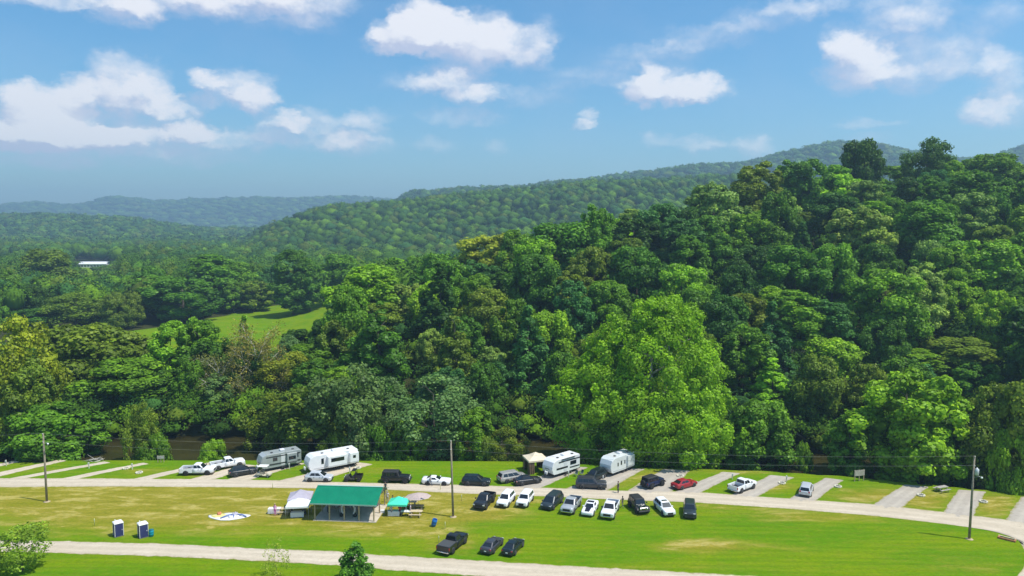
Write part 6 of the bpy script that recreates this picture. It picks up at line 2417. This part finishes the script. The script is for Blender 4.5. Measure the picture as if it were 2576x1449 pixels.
def person(loc, deg, pose, shirt, trousers, hair, label, h=1.0, short=False, skirt=False):
    me0, hipz, sk = person_mesh(pose)
    me = me0.copy()
    me.materials.clear()
    sm = mat('cloth_%d_%d_%d' % tuple(int(c * 999) for c in shirt), shirt, .9)
    tm = mat('cloth_%d_%d_%d' % tuple(int(c * 999) for c in trousers), trousers, .9)
    sh = mat('shoes', (.05, .045, .04), .8)
    for m in (SKIN, sm, tm, sh):
        me.materials.append(m)
    for p in me.polygons:
        c_ = p.center
        z, ax_ = c_.z, abs(c_.x)
        arm = ax_ > .205 or (pose in ('sit', 'reach') and c_.y > .12 and z > hipz + .1 and z < hipz + .5)
        if z > hipz + .565:
            i = 0
        elif arm and z < hipz + .30:
            i = 0
        elif z > hipz + .02 and not (pose == 'sit' and c_.y > .18):
            i = 1
        elif z > (.42 if short else .10):
            i = 2
        elif z > .085:
            i = 0
        else:
            i = 3
        p.material_index = i
    me.update()
    root = empty('person', loc, math.radians(deg - 90), label, 'person', 'people around the campground')
    root.scale = (h, h, h)
    o = bpy.data.objects.new('body', me)
    link(o, root)
    hm_ = mat('hair_%d' % int(hair[0] * 999), hair, .8)
    hc = MB()
    z0 = hipz + .76
    rings = []
    for f, dz in ((1.0, -.06), (1.06, 0), (.95, .06), (.6, .105), (.1, .12)):
        rings.append([(.092 * f * math.cos(t), .01 + (.108 * f) * math.sin(t) - .018, z0 + dz + (.045 if (math.sin(t) > .3 and dz < 0) else 0)) for t in [2 * math.pi * k / 12 for k in range(12)]])
    hc.loft(rings, True, True).build('hair', hm_, root)
    ey = MB()
    for s in (-1, 1):
        ey.box(s * .032 - .011, s * .032 + .011, .098, .112, hipz + .738, hipz + .75)
    ey.build('eyes', BLACKP, root)
    MB().box(-.022, .022, .092, .108, hipz + .668, hipz + .676).build('mouth', mat('lips', (.30, .12, .10), .6), root)
    return root


BR, BK, BL, GY = (.10, .06, .035), (.02, .016, .014), (.45, .34, .18), (.35, .34, .33)
person(gp(1555, 1240), 200, 'stand', (.06, .07, .07), (.05, .05, .06), BR, 'person in dark clothes standing on the road right of the dark four-wheel drive', short=False, h=1.04)
person(gp(1083, 1222), 160, 'walk', (.30, .31, .32), (.10, .12, .16), BK, 'person in grey walking beside the white sports coupe', h=1.02)
person(gp(970, 1241), 250, 'stand', (.05, .05, .06), (.45, .46, .48), BK, 'person in a black top behind the right end of the pavilion', h=1.03)
person(gp(692, 1297), 265, 'stand', (.72, .30, .56), (.62, .12, .46), BL, 'person in bright pink standing at the table left of the canopies', h=1.0)
person(gp(988, 1276), 240, 'stand', (.05, .04, .04), (.06, .07, .10), BK, 'person in a dark top standing behind the aqua canopy')
person(gp(1016, 1279), 255, 'stand', (.20, .22, .20), (.10, .10, .10), GY, 'grey-haired person standing at the back right of the aqua canopy')
person(gp(984, 1299), 60, 'stand', (.62, .60, .62), (.05, .05, .07), BK, 'person in a white top at the left front of the aqua canopy', h=.98)
person(gp(1006, 1299), 100, 'reach', (.30, .03, .05), (.04, .04, .05), BR, 'person in a dark red top reaching across a table under the aqua canopy', h=.98)
person(gp(1033, 1296), 190, 'stand', (.55, .45, .50), (.20, .22, .28), BL, 'person in a pale pink top beside the aqua canopy and picnic tables', h=.96)
person(gp(734, 1298), 330, 'stand', (.05, .03, .035), (.03, .03, .04), BK, 'person in black at the left leg of the white canopy', h=.98)
person(pav(1.1, 2.6), 20, 'stand', (.05, .07, .16), (.03, .03, .05), BK, 'person in a navy top at the left inside the pavilion')
person(pav(2.9, 2.6), 200, 'stand', (.12, .05, .04), (.50, .50, .50), BR, 'person in a brown top and pale trousers inside the pavilion')
person(pav(5.6, 2.4), 180, 'stand', (.03, .03, .035), (.04, .05, .06), BK, 'person in black right of the balloon arch inside the pavilion')
person(gp(975, 1264), 90, 'stand', (.60, .58, .60), (.35, .34, .36), GY, 'person in a white shirt at the back right corner post of the pavilion', h=1.0)
person(gp(1566, 1277), 120, 'walk', (.09, .09, .07), (.16, .17, .14), BR, 'person in dark clothes beside the white pickup in the row', h=.98)


# ------------------------------------------------------------------ small camp things
def cooler(u, v, rz, col, label):
    root = empty('cool_box', gp(u, v), rz, label, 'cool box')
    m = mat('cooler_%d' % int(col[2] * 99), col, .5)
    MB().box(-.3, .3, -.19, .19, 0, .34, .02).build('tub', m, root)
    MB().box(-.31, .31, -.20, .20, .345, .42, .02).build('lid', WHITEP, root)
    MB().tube([(-.32, -.12, .26), (-.36, 0, .26), (-.32, .12, .26)], .012, 5).build('handle', BLACKP, root)


cooler(1336, 1191, .2, (.70, .68, .64), 'white cool box in front of the tan gazebo')
cooler(962, 1290, .1, (.60, .60, .62), 'pale cool box between the pavilion and the aqua canopy')


def camp_chair(u, v, rz, col, label):
    root = empty('camp_chair', gp(u, v), rz, label, 'chair', 'folding camp chairs')
    m = mat('chair_%d_%d' % (int(col[0] * 99), int(col[2] * 99)), col, .9)
    MB().slab((-.26, -.25, .42), (.26, -.25, .42), (.26, .22, .38), (-.26, .22, .38), .02).build('seat', m, root)
    MB().slab((-.26, .22, .40), (.26, .22, .40), (.26, .36, .92), (-.26, .36, .92), .02).build('backrest', m, root)
    for s in (-1, 1):
        MB().tube([(s * .27, -.28, 0), (s * .27, .26, .50)], .012, 5).build('leg', GREYM, root)
        MB().tube([(s * .27, .30, 0), (s * .27, -.26, .50)], .012, 5).build('leg', GREYM, root)
        MB().box(s * .28 - .03, s * .28 + .03, -.26, .26, .60, .63).build('armrest', m, root)


camp_chair(1333, 1189, .5, (.20, .14, .08), 'brown folding chair under the tan gazebo')
camp_chair(1448, 1198, -.7, (.08, .12, .12), 'dark green folding chair beside the striped trailer door')
camp_chair(1462, 1196, -.9, (.05, .09, .10), 'dark folding chair right of the one by the striped trailer')
camp_chair(765, 1300, .4, (.03, .03, .05), 'black folding chair at the right leg of the white canopy')
